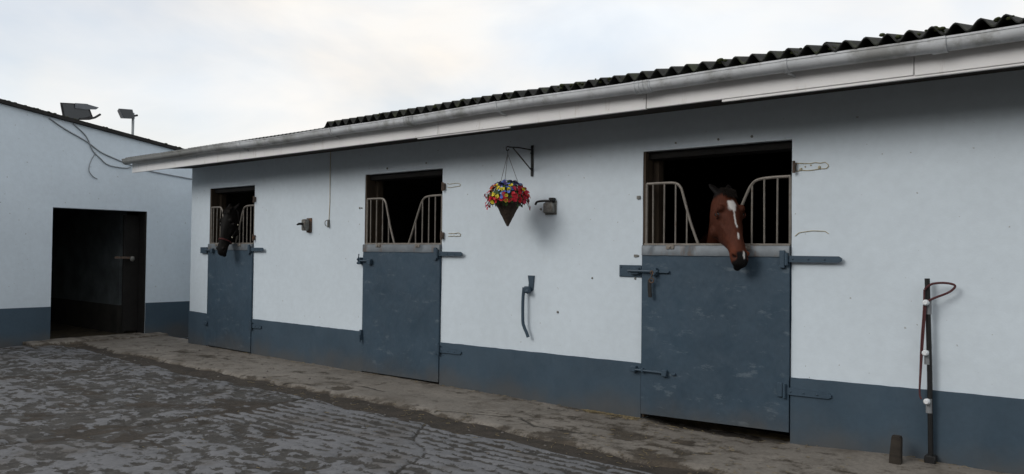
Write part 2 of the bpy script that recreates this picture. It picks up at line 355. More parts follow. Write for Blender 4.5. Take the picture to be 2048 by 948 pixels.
def weld(o, d=1e-4, sub=0):
    bm = bmesh.new(); bm.from_mesh(o.data); bmesh.ops.remove_doubles(bm, verts=bm.verts, dist=d); bmesh.ops.recalc_face_normals(bm, faces=bm.faces); bm.to_mesh(o.data); bm.free(); o.data.set_sharp_from_angle(angle=R(35))
mb = MB(); xs = sorted(set([XL, XR]+[q for d in DOORS for q in d[:2]])); zs = sorted(set([-.1, 2.56]+[d[2] for d in DOORS]))
fine = []
for a, b in zip(xs[:-1], xs[1:]): k = max(1, int((b-a)/.12)); fine += [a+(b-a)*q/k for q in range(k)]
fine.append(xs[-1]); zf = []
for a, b in zip(zs[:-1], zs[1:]): k = max(1, int((b-a)/.12)); zf += [a+(b-a)*q/k for q in range(k)]
zf.append(zs[-1])
wallmesh(mb, fine, zf, [(d[0], d[1], -1, d[2]) for d in DOORS], 0, .22)
wall = mb.build('wall', 'white', st); weld(wall)
co = np.empty(len(wall.data.vertices)*3, np.float32); wall.data.vertices.foreach_get('co', co); co = co.reshape(-1, 3)
fr = co[:, 1] < .01; co[fr, 1] += (.010*(fbm(co[fr, 0]*1.3+50, co[fr, 2]*1.5+9, 3)-.5)).astype(np.float32)       # hand-floated render is never flat
dn = fbm(co[:, 0]*9, co[:, 2]*9+5, 2)-.5; co[:, 0] += (.006*dn).astype(np.float32); co[:, 2] += (.006*(fbm(co[:, 0]*9+70, co[:, 2]*9, 2)-.5)).astype(np.float32)
wall.data.vertices.foreach_set('co', co.ravel())
# painted plinth band, one length per stretch of wall
BAND = [(-10.725, .462), (-10.287, .452), (-9.143, .449), (-6.966, .448), (-5.737, .43), (-3.44, .448), (-2.203, .47), (-1.339, .487), (1.6, .52)]
bz = lambda x: float(np.interp(x, [b[0] for b in BAND], [b[1] for b in BAND]))
for a, b in ((XL-.004, DOORS[0][0]), (DOORS[0][1], DOORS[1][0]), (DOORS[1][1], DOORS[2][0]), (DOORS[2][1], XR)):
    k = max(3, int((b-a)/.06)); topl = [(a+(b-a)*i/k, bz(a+(b-a)*i/k)+.004*(random.random()-.5)) for i in range(k+1)]
    mb = MB(); y0 = -.012
    vs = []; 
    for x, z in topl: vs += [(x, y0-.002*random.random(), -.09), (x, y0-.0015*random.random(), z*.5), (x, y0, z), (x, .02, z), (x, .02, -.09)]
    fs = [(i*5+j, (i+1)*5+j, (i+1)*5+(j+1) % 5, i*5+(j+1) % 5) for i in range(k) for j in range(5)]+[(0, 1, 2, 3, 4), tuple(k*5+j for j in (4, 3, 2, 1, 0))]
    mb.add(vs, fs).build('plinth_band', 'slate', st)
# end, back and partition walls, floor
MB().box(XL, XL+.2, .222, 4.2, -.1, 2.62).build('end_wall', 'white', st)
MB().box(XL+.201, XL+.22, .224, 4.2, -.05, 2.62).build('dark_lining', 'inside', st)  # dark sheet added over the white inner face so the interior reads black
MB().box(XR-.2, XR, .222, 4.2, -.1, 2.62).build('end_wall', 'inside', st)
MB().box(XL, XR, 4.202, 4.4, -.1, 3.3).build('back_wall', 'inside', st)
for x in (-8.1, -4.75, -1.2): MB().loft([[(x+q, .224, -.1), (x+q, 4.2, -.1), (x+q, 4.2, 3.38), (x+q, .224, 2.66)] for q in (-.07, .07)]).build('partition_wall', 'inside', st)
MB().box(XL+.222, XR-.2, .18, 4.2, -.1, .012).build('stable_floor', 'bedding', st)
# roof: boards and purlins, then sheets
EY, EZ, SLP = -.62, 2.588, .19
rz = lambda y: EZ+(y-EY)*SLP
mb = MB(); mb.add([(-10.85, -.48, rz(-.48)-.015), (1.7, -.48, rz(-.48)-.015), (1.7, 4.5, rz(4.5)-.035), (-10.85, 4.5, rz(4.5)-.035), (-10.85, -.48, rz(-.48)-.035), (1.7, -.48, rz(-.48)-.035), (1.7, 4.5, rz(4.5)-.055), (-10.85, 4.5, rz(4.5)-.055)], [(0, 1, 2, 3), (7, 6, 5, 4), (0, 4, 5, 1), (1, 5, 6, 2), (2, 6, 7, 3), (3, 7, 4, 0)])
roof = mb.build('roof', 'darktimber', st)
def sheet(x0, n, pitch, amp, z0, y0, skew, mat, yb=4.6):
    prof = [(x0+pitch*i/10, amp*(.5-.5*math.cos(2*math.pi*i/10))) for i in range(int(n*10)+1)]
    ys = [y0, y0+.02, y0+.4, (y0+yb)*.6, yb]; vs = []; T = .009 if amp > .03 else .003
    for y in ys:
        for x, h in prof: vs.append((x, y+skew*(x-x0), z0+h+(y-EY)*SLP))
    k = len(prof); m_ = len(vs); vs += [(a, b, c-T) for a, b, c in vs]; fs = []
    for j in range(len(ys)-1):
        for i in range(k-1):
            q = (j*k+i, j*k+i+1, (j+1)*k+i+1, (j+1)*k+i); fs += [q, tuple(m_+t for t in q[::-1])]
    for i in range(k-1): fs += [(i+1, i, m_+i, m_+i+1), ((len(ys)-1)*k+i, (len(ys)-1)*k+i+1, m_+(len(ys)-1)*k+i+1, m_+(len(ys)-1)*k+i)]
    for j in range(len(ys)-1): fs += [(j*k, (j+1)*k, m_+(j+1)*k, m_+j*k), ((j+1)*k+k-1, j*k+k-1, m_+j*k+k-1, m_+(j+1)*k+k-1)]
    return MB().add(vs, fs).build('roof_sheet', mat, roof, 50)
PIT = .1205; x = onY(650, 250, -.62).x; peaks = []
while x < 1.6:
    dz = random.uniform(-.006, .008); sheet(x, 7.5, PIT, .054, EZ+.024+dz+(.004 if int(x*10) % 2 else 0), EY+random.uniform(-.015, .02), random.uniform(-.004, .004), 'sheet')
    peaks += [(x+PIT*(i+.5), EZ+.078+dz) for i in range(7)]; x += 7*PIT
x = -11.60
while x < onY(650, 250, -.62).x-.05:
    sheet(x, 12.1, .0745, .018, EZ+.010+random.uniform(-.003, .003), EY+.03, 0, 'thinsheet', -.18 if x < -11 else 4.6); x += 12*.0745
mo = MB()
for px, pz in peaks:
    if random.random() < .45:
        for k in range(random.randint(2, 6)):
            r_ = random.uniform(.006, .018); mo.ball((px+random.uniform(-.05, .05), EY+random.uniform(.0, .10), pz-.008+random.uniform(-.02, .006)), r_, 6, 4, (1.3, 1.2, .8))
o = mo.build('moss', 'moss', roof); o['kind'] = 'stuff'
# soffit, fascia boards
mb = MB(); mb.add([(-10.8, -.475, 2.425), (1.7, -.475, 2.425), (1.7, -.002, 2.472), (-10.8, -.002, 2.472), (-10.8, -.475, 2.44), (1.7, -.475, 2.44), (1.7, -.002, 2.487), (-10.8, -.002, 2.487)], [(0, 1, 2, 3), (7, 6, 5, 4), (0, 4, 5, 1), (1, 5, 6, 2), (2, 6, 7, 3), (3, 7, 4, 0)])
mb.build('soffit', 'darktimber', st)
FX = [onY(264, 340, -.5).x, -8.7, onY(876, 265, -.5).x, -3.1, onY(1828, 130, -.5).x, 1.7]
for a, b in zip(FX[:-1], FX[1:]):
    d = random.uniform(-.002, .002); MB().box(a+.002, b-.002, -.502+d, -.478+d, 2.413+random.uniform(-.003, .003), 2.555, .003).build('fascia_board', 'fascia', st)
MB().box(-5.6, -4.45, -.492, -.472, 2.399, 2.417, .002).build('fascia_packer', 'fascia', st)
MB().box(-2.5, 1.7, -.494, -.472, 2.398, 2.417, .002).build('fascia_packer', 'fascia', st)
# gutter
GY, GZ, GR = -.566, 2.575, .052
def gprof(r, t, lip=True):
    o_ = [(GY+r*math.cos(a), GZ+r*math.sin(a)*.95) for a in np.linspace(math.pi, 2*math.pi, 13)]
    i_ = [(GY+(r-t)*math.cos(a), GZ+(r-t)*math.sin(a)*.95) for a in np.linspace(2*math.pi, math.pi, 13)]
    top = .022; return [(GY-r-.004, GZ+top+.004), (GY-r-.004, GZ+top-.008), (GY-r, GZ+top-.010)]+o_+[(GY+r, GZ+top), (GY+r-t, GZ+top)]+i_+[(GY-r+t, GZ+top+.004)]
def gsec(mb, xs, r, t, sag):
    mb.loft([[(x, y, z+sag(x)) for y, z in gprof(r, t)] for x in xs]); return mb
sag = lambda x: .006*math.sin(x*1.1)+.004*math.sin(x*2.7+1)
GX0 = onY(250, 322, -.58).x
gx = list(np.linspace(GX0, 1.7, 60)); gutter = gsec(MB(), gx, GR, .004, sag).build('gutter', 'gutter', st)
gsec(MB(), [GX0-.004, GX0+.012], GR+.004, GR-.001, sag).build('gutter_end_cap', 'gutter', gutter)
for px in (815, 1280):
    X = onY(px, 170, -.62).x; u = MB(); h = .075
    gsec(u, [X-h, X+h], GR+.006, .006, sag)
    for q in (-.055, -.018, .018, .055): gsec(u, [X+q-.007, X+q+.007], GR+.010, .008, sag)
    u.build('gutter_union', 'gutter', gutter)
X = onY(1872, 90, -.62).x; gsec(MB(), [X-.03, X+.05], GR+.008, .008, sag).build('gutter_union', 'gutter', gutter)
for px in (480, 660, 990, 1568):
    X = onY(px, 170, -.62).x; u = gsec(MB(), [X-.016, X+.016], GR+.006, .006, sag)
    u.tube([(X, GY, GZ-GR+sag(X)-.002), (X+.02, GY+.05, GZ-GR-.012), (X+.03, -.506, GZ-GR-.02)], .008, 6).build('gutter_bracket', 'gutter', gutter)

# ------------------------------------------------------------------ doors
def strap(mb, x0, x1, z, w0, w1, y=-.045, t=.008):
    mb.prism([(x0, z-w0), (x1-.02, z-w1), (x1, z-w1*.4), (x1, z+w1*.4), (x1-.02, z+w1), (x0, z+w0)], y, y+t)
    for k in (.18, .45, .72): mb.ball((x0+(x1-x0)*k, y-.001, z), .008, 8, 5, (1, .6, 1))
    return mb
def door(x0, x1, zl, zr, i):
    """lower leaf: sheeted slab, galvanised capping, straps, bolts"""
    a, b = x0+.008, x1-.008; zt = 1.33
    nx, nz = 26, 28; mb = MB(); vs = []
    for j in range(nz+1):
        for k in range(nx+1):
            u = k/nx; x = a+(b-a)*u; z0 = zl+(zr-zl)*u; z = z0+(zt-z0)*j/nz
            e = min(u, 1-u, j/nz, 1-j/nz); d = .006*(fbm(np.array(x*4+i*20), np.array(z*4), 3)-.5)*2*min(1, e*8)
            vs.append((x, -.022+d, z))
    fs = [(j*(nx+1)+k, j*(nx+1)+k+1, (j+1)*(nx+1)+k+1, (j+1)*(nx+1)+k) for j in range(nz) for k in range(nx)]
    bnd = [k for k in range(nx+1)]+[j*(nx+1)+nx for j in range(1, nz+1)]+[nz*(nx+1)+k for k in range(nx-1, -1, -1)]+[j*(nx+1) for j in range(nz-1, 0, -1)]
    m_ = len(vs); vs += [(vs[q][0], .035, vs[q][2]) for q in bnd]; n_ = len(bnd)
    fs += [(bnd[(q+1) % n_], bnd[q], m_+q, m_+(q+1) % n_) for q in range(n_)]+[tuple(m_+q for q in range(n_-1, -1, -1))]
    d = mb.add(vs, fs).build('door', 'slate_door', st)
    cp = MB(); k = 24; rr = [random.uniform(-.002, .002) for _ in range(k+1)]
    rings = [[(a+(b-a)*q/k, -.029+rr[q], 1.326+rr[q]*.6), (a+(b-a)*q/k, -.028+rr[q], 1.398), (a+(b-a)*q/k, -.022, 1.406), (a+(b-a)*q/k, .042, 1.406), (a+(b-a)*q/k, .042, 1.335), (a+(b-a)*q/k, -.018, 1.332)] for q in range(k+1)]
    cp.loft(rings).build('capping', 'galv', d)
    return d
def bolt_pair(mb, xa, xb, z, r=.008, y=-.04):
    mb.tube([(xa, y, z), (xb, y, z)], r, 8)
    return mb
dA = door(DOORS[0][0], DOORS[0][1], .025, .02, 0); dB = door(DOORS[1][0], DOORS[1][1], .02, .03, 1); dC = door(DOORS[2][0], DOORS[2][1], .045, .08, 2)
# right-hand upper straps: pivot on the door edge, long arm on the wall
for d, (px, pe, z, arm) in zip((dA, dB, dC), ((505, 531, 1.337, .022), (880, 929, 1.315, .020), (1577, 1687, 1.312, .022))):
    x0, x1 = onY(px, 500).x, onY(pe, 505).x
    h = MB(); strap(h, x0-.03, x1, z, arm*1.05, arm, -.036, .010); h.box(x0-.05, x0-.012, -.045, -.024, z-.065, z+.06, .003); h.tube([(x0+.002, -.045, z-.045), (x0+.002, -.045, z+.045)], .013, 10)
    h.build('hinge', 'slate_metal', d)
for d, (px, pe, z) in zip((dA, dB, dC), ((505, 524, .36), (881, 925, .355), (1572, 1665, .372))):
    x0, x1 = onY(px, 740).x, onY(pe, 745).x
    h = MB(); strap(h, x0-.02, x1, z, .026, .020, -.026, .010); h.box(x0-.05, x0-.012, -.04, -.022, z-.045, z+.055, .003); h.tube([(x0+.002, -.035, z-.05), (x0+.002, -.035, z+.05)], .012, 10)
    h.build('hinge', 'slate_metal', d)
# left-hand bolts
x = DOORS[2][0]; b = MB(); bolt_pair(b, onY(1262, 540).x, onY(1322, 544).x, 1.197, .009, -.05); b.box(-3.31, -3.265, -.06, -.03, 1.165, 1.225, .004); b.tube([(-3.285, -.05, 1.2), (-3.275, -.075, 1.165)], .007, 6)
b.box(-3.25, -3.16, -.042, -.026, 1.185, 1.205, .003).build('bolt', 'slate_metal', dC)
b = MB().box(onY(1240, 540).x, x-.004, -.012, .001, 1.145, 1.243, .003); b.box(-3.52, -3.44, -.040, -.008, 1.168, 1.222, .006)
for q in ((-3.62, 1.16), (-3.62, 1.226), (-3.55, 1.19)): b.ball((q[0], -.013, q[1]), .007, 6, 4)
b.build('keeper_plate', 'slate_metal', st)
b = MB(); bolt_pair(b, onY(1270, 737).x, onY(1334, 746).x, .398, .008, -.045); b.box(-3.215, -3.17, -.055, -.026, .37, .42, .004); b.box(-3.40, -3.385, -.055, -.026, .38, .415, .003); b.box(-3.135, -3.10, -.04, -.026, .385, .405, .003); b.build('kick_bolt', 'slate_metal', dC)
MB().box(-3.50, -3.455, -.055, -.006, .378, .425, .005).build('keeper_plate', 'slate_metal', st)
xb = DOORS[1][0]; b = MB(); bolt_pair(b, xb-.03, onY(748, 525).x, 1.226, .009, -.045); b.box(onY(742, 520).x, onY(749, 520).x, -.065, -.026, 1.19, 1.245, .004).build('bolt', 'slate_metal', dB)
b = MB().box(xb-.055, xb-.012, -.05, .001, 1.185, 1.262, .004); b.ball((xb-.04, -.055, 1.24), .014, 8, 5); b.ball((xb-.05, -.05, 1.2), .012, 8, 5); b.tube([(xb-.035, -.05, 1.26), (xb-.03, -.05, 1.3)], .006, 6); b.build('keeper_plate', 'slate_metal', st)
b = MB(); b.box(xb-.006, xb+.02, -.05, -.026, .36, .47, .004); b.tube([(xb+.012, -.055, .34), (xb+.012, -.055, .42)], .012, 8); b.build('kick_bolt', 'slate_metal', dB)
xa = DOORS[0][0]; b = MB(); bolt_pair(b, xa-.04, xa+.17, 1.32, .010, -.045); b.box(xa+.13, xa+.18, -.06, -.026, 1.285, 1.345, .004).build('bolt', 'slate_metal', dA)
MB().box(onY(405, 505).x, xa-.006, -.035, .001, 1.275, 1.36, .004).build('keeper_plate', 'slate_metal', st)
b = MB(); b.box(xa-.05, xa+.04, -.045, -.026, .30, .35, .004); b.build('kick_bolt', 'slate_metal', dA)
# timber jambs and heads in the reveals
for x0, x1, zt in DOORS:
    MB().box(x0+.0005, x0+.022, .004, .215, .012, zt-.001, .002).build('jamb_lining', 'timber', st)
    MB().box(x0+.023, x0+.075, .12, .20, .012, zt-.062, .004).build('door_jamb', 'timber', st)
    MB().box(x1-.05, x1-.002, .14, .215, .012, zt-.062, .004).build('door_jamb', 'timber', st)
    MB().box(x0+.024, x1-.002, .05, .215, zt-.06, zt-.002, .004).build('door_head', 'shadetimber', st)
# anti-weave grilles: bent tube frame with upright bars above each leaf
def grille(x0, x1):
    y = .012; g_ = MB(); zb = 1.418; w_ = x1-x0; s_ = w_/1.23
    lf = smoothpath([(x0+.03, y, 1.905), (x0+.16*s_, y, 1.905), (x0+.285*s_, y, 1.90), (x0+.335*s_, y, 1.865), (x0+.36*s_, y, 1.80), (x0+.42*s_, y, 1.60), (x0+.49*s_, y, zb)], 4)
    rf = smoothpath([(x1-.015, y, 1.905), (x1-.16*s_, y, 1.903), (x1-.255*s_, y, 1.893), (x1-.305*s_, y, 1.86), (x1-.345*s_, y, 1.79), (x1-.425*s_, y, 1.61), (x1-.51*s_, y, zb)], 4)
    g_.tube(lf, .0115, 8); g_.tube(rf, .0115, 8); g_.box(x0+.012, x1-.01, y-.012, y+.012, zb-.012, zb+.004, .002)
    g_.tube([(x0+.03, y, zb), (x0+.03, y, 1.905)], .0115, 8); g_.tube([(x1-.015, y, zb), (x1-.015, y, 1.905)], .0115, 8)
    for k in (.27, .90): g_.box(x0+k*s_-.035, x0+k*s_+.035, -.036, -.028, 1.375, 1.412, .004); g_.ball((x0+k*s_, -.037, 1.392), .010, 8, 5)
    G = g_.build('grille', 'tube', st)
    def topz(path, x): return float(np.interp(x, *zip(*sorted((p.x, p.z) for p in path))))
    for u in (.09, .19, .292, .393): MB().tube([(x0+u*s_, y+random.uniform(-.002, .002), zb), (x0+u*s_+random.uniform(-.003, .003), y, topz(lf, x0+u*s_))], .0072, 8).build('bar', 'tube', G)
    for u in (.825, .925, 1.022, 1.118): MB().tube([(x0+u*s_, y, zb), (x0+u*s_+random.uniform(-.003, .003), y, topz(rf, x0+u*s_))], .0072, 8).build('bar', 'tube', G)
    return G
for x0, x1, _ in DOORS: grille(x0, x1)
# ironwork left on the wall: pintles, old hinge outlines, nail heads
def mark(x0, x1, z, h0, h1):
    p = [(x0, -.004, z-h0), (x0+(x1-x0)*.5, -.004, z-h0*.85), (x1-.02, -.004, z-h1), (x1, -.004, z), (x1-.02, -.004, z+h1), (x0+(x1-x0)*.45, -.004, z+h0*.9), (x0, -.004, z+h0)]
    return MB().tube([(a+random.uniform(-.006, .006), b, c+random.uniform(-.005, .005)) for a, b, c in smoothpath(p, 3)], .0032, 5)
mk = mark(-2.165, -1.94, 1.965, .028, .02); 
for q in (-2.13, -2.10, -2.06, -2.0): mk.ball((q, -.002, 1.955+random.uniform(-.012, .02)), random.uniform(.006, .012), 6, 4)
mk.build('hinge_mark', 'ghost', st)
MB().tube([(-2.17, -.003, 1.475), (-2.14, -.003, 1.50), (-2.05, -.003, 1.512), (-1.96, -.003, 1.508), (-1.935, -.003, 1.49)], .003, 5).build('hinge_mark', 'ghost', st)
mark(-5.68, -5.50, 1.995, .018, .014).build('hinge_mark', 'ghost', st); mark(-5.66, -5.49, 1.505, .016, .014).build('hinge_mark', 'ghost', st)
for (x, z, dx) in ((-5.725, 1.99, .03), (-5.735, 1.50, .028), (-9.155, 1.98, .02), (-9.155, 1.49, .02), (-2.172, 1.97, .012)):
    b = MB().box(x-dx*.6, x+dx*.8, -.03, .002, z-.035, z+.03, .006); b.tube([(x, -.026, z-.045), (x, -.026, z+.04)], .011, 8); b.build('pintle', 'rust', st)
nails = [onY(q[0], q[1]) for q in ((1352, 286), (1437, 279), (1504, 273), (1279, 395), (1277, 512), (1271, 557), (775, 337), (853, 326), (724, 416), (1185, 556), (1116, 624), (720, 416))]
for p in nails: MB().ball((p.x, -.004, p.z), random.uniform(.008, .013), 7, 5, (1, .7, 1)).build('wall_plug', 'iron', st)
p = onY(1279, 395); MB().box(p.x-.02, p.x+.012, -.014, .001, p.z-.014, p.z+.014, .003).build('eye_plate', 'iron', st)
p = onY(1273, 512); MB().box(p.x-.02, p.x+.012, -.012, .001, p.z-.01, p.z+.012, .003).build('eye_plate', 'iron', st)

# ------------------------------------------------------------------ things on the wall
# hanging bracket and basket
BX = -4.59; AY = -.337
br = empty('hanging_bracket', (BX, 0, 2.03), 'black iron bracket on white wall carrying the flower basket', 'bracket')
MB().box(BX-.013, BX+.013, -.012, .0005, 2.03, 2.313, .002).build('wall_plate', 'black', br)
a = MB(); a.tube([(BX, -.012, 2.27), (BX, -.2, 2.272), (BX, AY+.01, 2.262)], .007, 6)
a.tube(smoothpath([(BX, AY+.02, 2.262), (BX, AY-.012, 2.265), (BX, AY-.03, 2.25), (BX, AY-.022, 2.23), (BX, AY-.005, 2.232), (BX, AY+.002, 2.245)], 5), .006, 6); a.build('arm', 'black', br)
a = MB().tube([(BX, -.014, 2.085), (BX, AY+.06, 2.262)], .006, 6); a.build('brace', 'black', br)
for z in (2.24, 2.10): MB().ball((BX, -.018, z), .011, 8, 5).build('bolt_head', 'black', br)
bk = empty('hanging_basket', (BX, AY, 1.56), 'cone-shaped brown basket full of red, blue and yellow flowers hanging from bracket', 'hanging basket')
m = Mat('woven_basket', (.060, .042, .030), .9)
wv = m.n('ShaderNodeTexWave'); wv.bands_direction = 'Z'; wv.inputs['Scale'].default_value = 28; wv.inputs['Distortion'].default_value = 3; wv.inputs['Detail'].default_value = 3; m.l(m.pos, wv.inputs['Vector'])
m.vary(30, .35).mix(m.ramp(m.noise(22, 3), .66, .72, 0, .7), (.20, .13, .09)); m.bump(wv.outputs['Fac'], .8, .012); M['basket'] = m.done()
cz = 1.565; ch = .265; cr = .142; rings = []
for j in range(13):
    t = j/12; r_ = .008+(cr-.008)*t
    rings.append([(BX+(r_*(1+.03*math.sin(k*3+j*2)))*math.cos(2*math.pi*k/20), AY+(r_*(1+.03*math.sin(k*3+j*2)))*math.sin(2*math.pi*k/20), cz+ch*t) for k in range(20)])
cone = MB().loft(rings).build('cone', 'basket', bk, 60)
MB().tube([(BX+cr*math.cos(a), AY+cr*math.sin(a), cz+ch) for a in np.linspace(0, 2*math.pi, 25)], .010, 6).build('rim', 'basket', cone)
for k in range(3):
    a = 2*math.pi*k/3+.5; MB().tube([(BX+cr*math.cos(a)*.95, AY+cr*math.sin(a)*.95, cz+ch), (BX, AY-.01, 2.20), (BX, AY-.012, 2.236)], .0022, 5).build('chain', 'black', bk)
FL = {'red': (.52, .012, .03), 'rose': (.55, .04, .085), 'blue': (.12, .19, .55), 'sky': (.24, .38, .62), 'yellow': (.62, .52, .03), 'purple': (.065, .045, .17), 'leaf': (.035, .075, .02), 'stem': (.10, .055, .035), 'orange': (.6, .10, .02)}
for k, c in FL.items(): m = Mat('petal_'+k if k not in ('leaf', 'stem') else k+'_green', c, .6); m.vary(60, .25); M[k] = m.done()
def flower_mesh(col, seed):
    rd = random.Random(seed); mb = MB(); n = 5
    for k in range(n):
        a = 2*math.pi*k/n+rd.uniform(-.15, .15); l_ = rd.uniform(.017, .024); w_ = rd.uniform(.010, .014); up = rd.uniform(.002, .011)
        c, s = math.cos(a), math.sin(a); P = lambda u, v, h: (c*u-s*v, s*u+c*v, h)
        mb.add([P(.002, 0, 0), P(l_*.5, -w_, up*.6), P(l_*.95, -w_*.55, up), P(l_*1.05, w_*.1, up*.7), P(l_*.9, w_*.7, up), P(l_*.5, w_, up*.5), P(l_*.55, 0, up*.2)], [(0, 1, 6), (1, 2, 6), (2, 3, 6), (3, 4, 6), (4, 5, 6), (5, 0, 6)])
    mb.ball((0, 0, .003), .0045, 6, 4)
    me = bpy.data.meshes.new('flower'); me.from_pydata(mb.v, [], mb.f); me.materials.append(M[col]); me.polygons.foreach_set('use_smooth', [True]*len(me.polygons)); return me
FM = {c: [flower_mesh(c, i*10+j) for j in range(3)] for i, c in enumerate(('red', 'rose', 'blue', 'sky', 'yellow', 'purple', 'orange'))}
vr = _r0; vf = Vector((-_fw.x, -_fw.y, 0)).normalized()
fc = Vector((BX, AY, cz+ch-.02))
def put_flower(col, p, nrm, s=1.0):
    o = bpy.data.objects.new('flower', random.choice(FM[col])); C.objects.link(o); o.parent = bk; o.location = Vector(p)-wloc(bk)
    o.rotation_euler = (nrm.to_track_quat('Z', 'Y') @ Quaternion((0, 0, 1), random.uniform(0, 6))).to_euler(); o.scale = (s,)*3
leaf = MB()
nf = 0
while nf < 235:
    th = random.uniform(0, 2*math.pi); el = math.asin(random.uniform(-.25, 1)); d = Vector((math.cos(th)*math.cos(el), math.sin(th)*math.cos(el), math.sin(el)))
    p = fc+Vector((d.x*.175, d.y*.175, d.z*.155))*random.uniform(.88, 1.06); side = d.dot(vr)
    hgt = d.z; q = random.random()
    if hgt > .72: col = 'purple' if q < .6 else ('blue' if q < .8 else 'sky')
    elif side > .30: col = 'red' if q < .6 else ('rose' if q < .9 else 'yellow')
    elif side < -.5: col = 'red' if q < .7 else ('orange' if q < .82 else 'yellow')
    elif hgt < .0: col = 'red' if q < .7 else 'yellow'
    else: col = 'yellow' if q < .38 else ('blue' if q < .68 else ('sky' if q < .86 else 'red'))
    put_flower(col, p, (d+Vector((random.uniform(-.5, .5), random.uniform(-.5, .5), random.uniform(-.1, .5)))).normalized(), random.uniform(.62, 1.12)); nf += 1
for k in range(1100):                                  # leaves under and between the flowers
    th = random.uniform(0, 2*math.pi); el = math.asin(random.uniform(-.4, 1)); d = Vector((math.cos(th)*math.cos(el), math.sin(th)*math.cos(el), math.sin(el)))
    p = fc+Vector((d.x*.165, d.y*.165, d.z*.14))*random.uniform(.35, 1.04); a = d.orthogonal().normalized(); a.rotate(Quaternion(d, random.uniform(0, 6))); b = d.cross(a)
    a = (a+d*random.uniform(-.3, .6)).normalized(); l_ = random.uniform(.022, .042); w_ = l_*.34
    leaf.add([p, p+a*l_*.5+b*w_, p+a*l_+d*.004, p+a*l_*.5-b*w_], [(0, 1, 2, 3)])
o = leaf.build('foliage', 'leaf', bk); o['kind'] = 'stuff'
for k in range(26):                                   # trailing shoots with small red blooms at the tips
    sd = -1 if k % 5 < 3 else 1; a = vr*sd*random.uniform(.6, 1)+vf*random.uniform(-.5, .6); a.normalize()
    st_ = fc+a*.14+Vector((0, 0, random.uniform(-.02, .04))); l_ = random.uniform(.05, .12); tip = st_+a*l_*.62+Vector((0, 0, random.uniform(-.95, .2)*l_))
    MB().tube(smoothpath([st_, (st_+tip)/2+Vector((0, 0, .012)), tip], 3), .0022, 4).build('shoot', 'stem', bk)
    put_flower('rose' if k % 3 else 'red', tip, (a+Vector((0, 0, random.uniform(-.4, .5)))).normalized(), random.uniform(.5, .85))
# latch boxes
def tri(o): return o
h = empty('latch_box', (-4.366, 0, 1.69), 'small rusty iron catch box with black lever, right of flower basket', 'door catch')
b = MB().box(-4.425, -4.318, -.055, -.004, 1.688, 1.782, .010); b.build('box', 'iron', h)
MB().box(-4.435, -4.305, -.010, .0005, 1.676, 1.80, .004).build('back_plate', 'iron', h)
MB().tube(smoothpath([(-4.335, -.058, 1.795), (-4.40, -.062, 1.797), (-4.47, -.075, 1.79), (-4.487, -.08, 1.762)], 4), .010, 8).build('lever', 'black', h)
MB().box(-4.365, -4.315, -.05, -.002, 1.79, 1.825, .006).build('cap', 'black', h); MB().ball((-4.455, -.04, 1.725), .012, 8, 5).build('stud', 'iron', h)
h = empty('latch_box', (-7.99, 0, 1.56), 'small grey iron catch box with black nose, beside hanging cord', 'door catch')
MB().box(-8.035, -7.965, -.085, -.004, 1.565, 1.70, .012).build('box', 'iron', h)
MB().box(-8.03, -7.935, -.014, .0005, 1.545, 1.715, .004).build('back_plate', 'rust', h)
MB().tube([(-8.0, -.085, 1.645), (-8.0, -.14, 1.642), (-8.0, -.165, 1.63)], [.016, .014, .008], 8).build('nose', 'black', h); MB().ball((-8.0, -.088, 1.61), .018, 8, 5, (1, .5, 1)).build('stud', 'iron', h)
# cord and pull handle
h = empty('pull_cord', (-7.60, 0, 1.6), 'thin beige cord hanging down white wall to a small ring handle', 'cord')
MB().tube([(-7.592, -.006, 2.50), (-7.594, -.007, 2.2), (-7.59, -.006, 1.9), (-7.6, -.008, 1.69)], .0042, 5).build('cord', 'cord', h)
MB().box(-7.613, -7.592, -.025, .0005, 1.60, 1.69, .004).build('handle', 'iron', h)
MB().tube([(-7.604, -.03-.03*math.sin(a), 1.648+.034*math.cos(a)) for a in np.linspace(0, math.pi, 10)], .0045, 6).build('ring', 'iron', h)
# wall hook with long bar
h = empty('wall_hook', (-4.62, 0, .56), 'slate painted iron hook plate with long bent bar on white wall', 'hook')
MB().prism([(-4.612, 1.02), (-4.575, .985), (-4.562, 1.0), (-4.548, 1.128), (-4.62, 1.128), (-4.608, 1.06)], -.014, .0005).build('plate', 'slate_metal', h)
b = MB().box(-4.64, -4.575, -.055, -.012, .968, 1.03, .010); b.ball((-4.59, -.05, .985), .022, 8, 6); b.build('knuckle', 'slate_metal', h)
MB().tube(smoothpath([(-4.638, -.045, 1.02), (-4.64, -.055, .9), (-4.638, -.055, .72), (-4.625, -.05, .66), (-4.60, -.045, .61), (-4.585, -.042, .572)], 4), .0145, 8, True).build('bar', 'slate_metal', h)
# clip and strap hanging on the near bolt
h = empty('trigger_clip', (-3.30, -.07, .98), 'rusty trigger clip and dark strap hanging from the bolt of the bay horse door', 'clip')
c_ = (-3.30, -.068, 1.125)
MB().tube([(c_[0]+.020*math.sin(a), c_[1], c_[2]+.018*math.cos(a)) for a in np.linspace(0, 2*math.pi, 15)], .0055, 6).build('ring', 'rust', h)
MB().tube(smoothpath([(-3.30, -.068, 1.143), (-3.298, -.066, 1.165), (-3.287, -.066, 1.19), (-3.305, -.062, 1.2), (-3.312, -.064, 1.18)], 3), .006, 6).build('hook', 'rust', h)
MB().loft([[(-3.318+dx+sx, -.062+sy, z) for sx, sy in ((-.015, -.005), (.015, -.005), (.015, .005), (-.015, .005))] for z, dx in ((1.13, 0), (1.09, -.003), (1.03, .0), (.99, .004))]).build('strap', 'black', h)
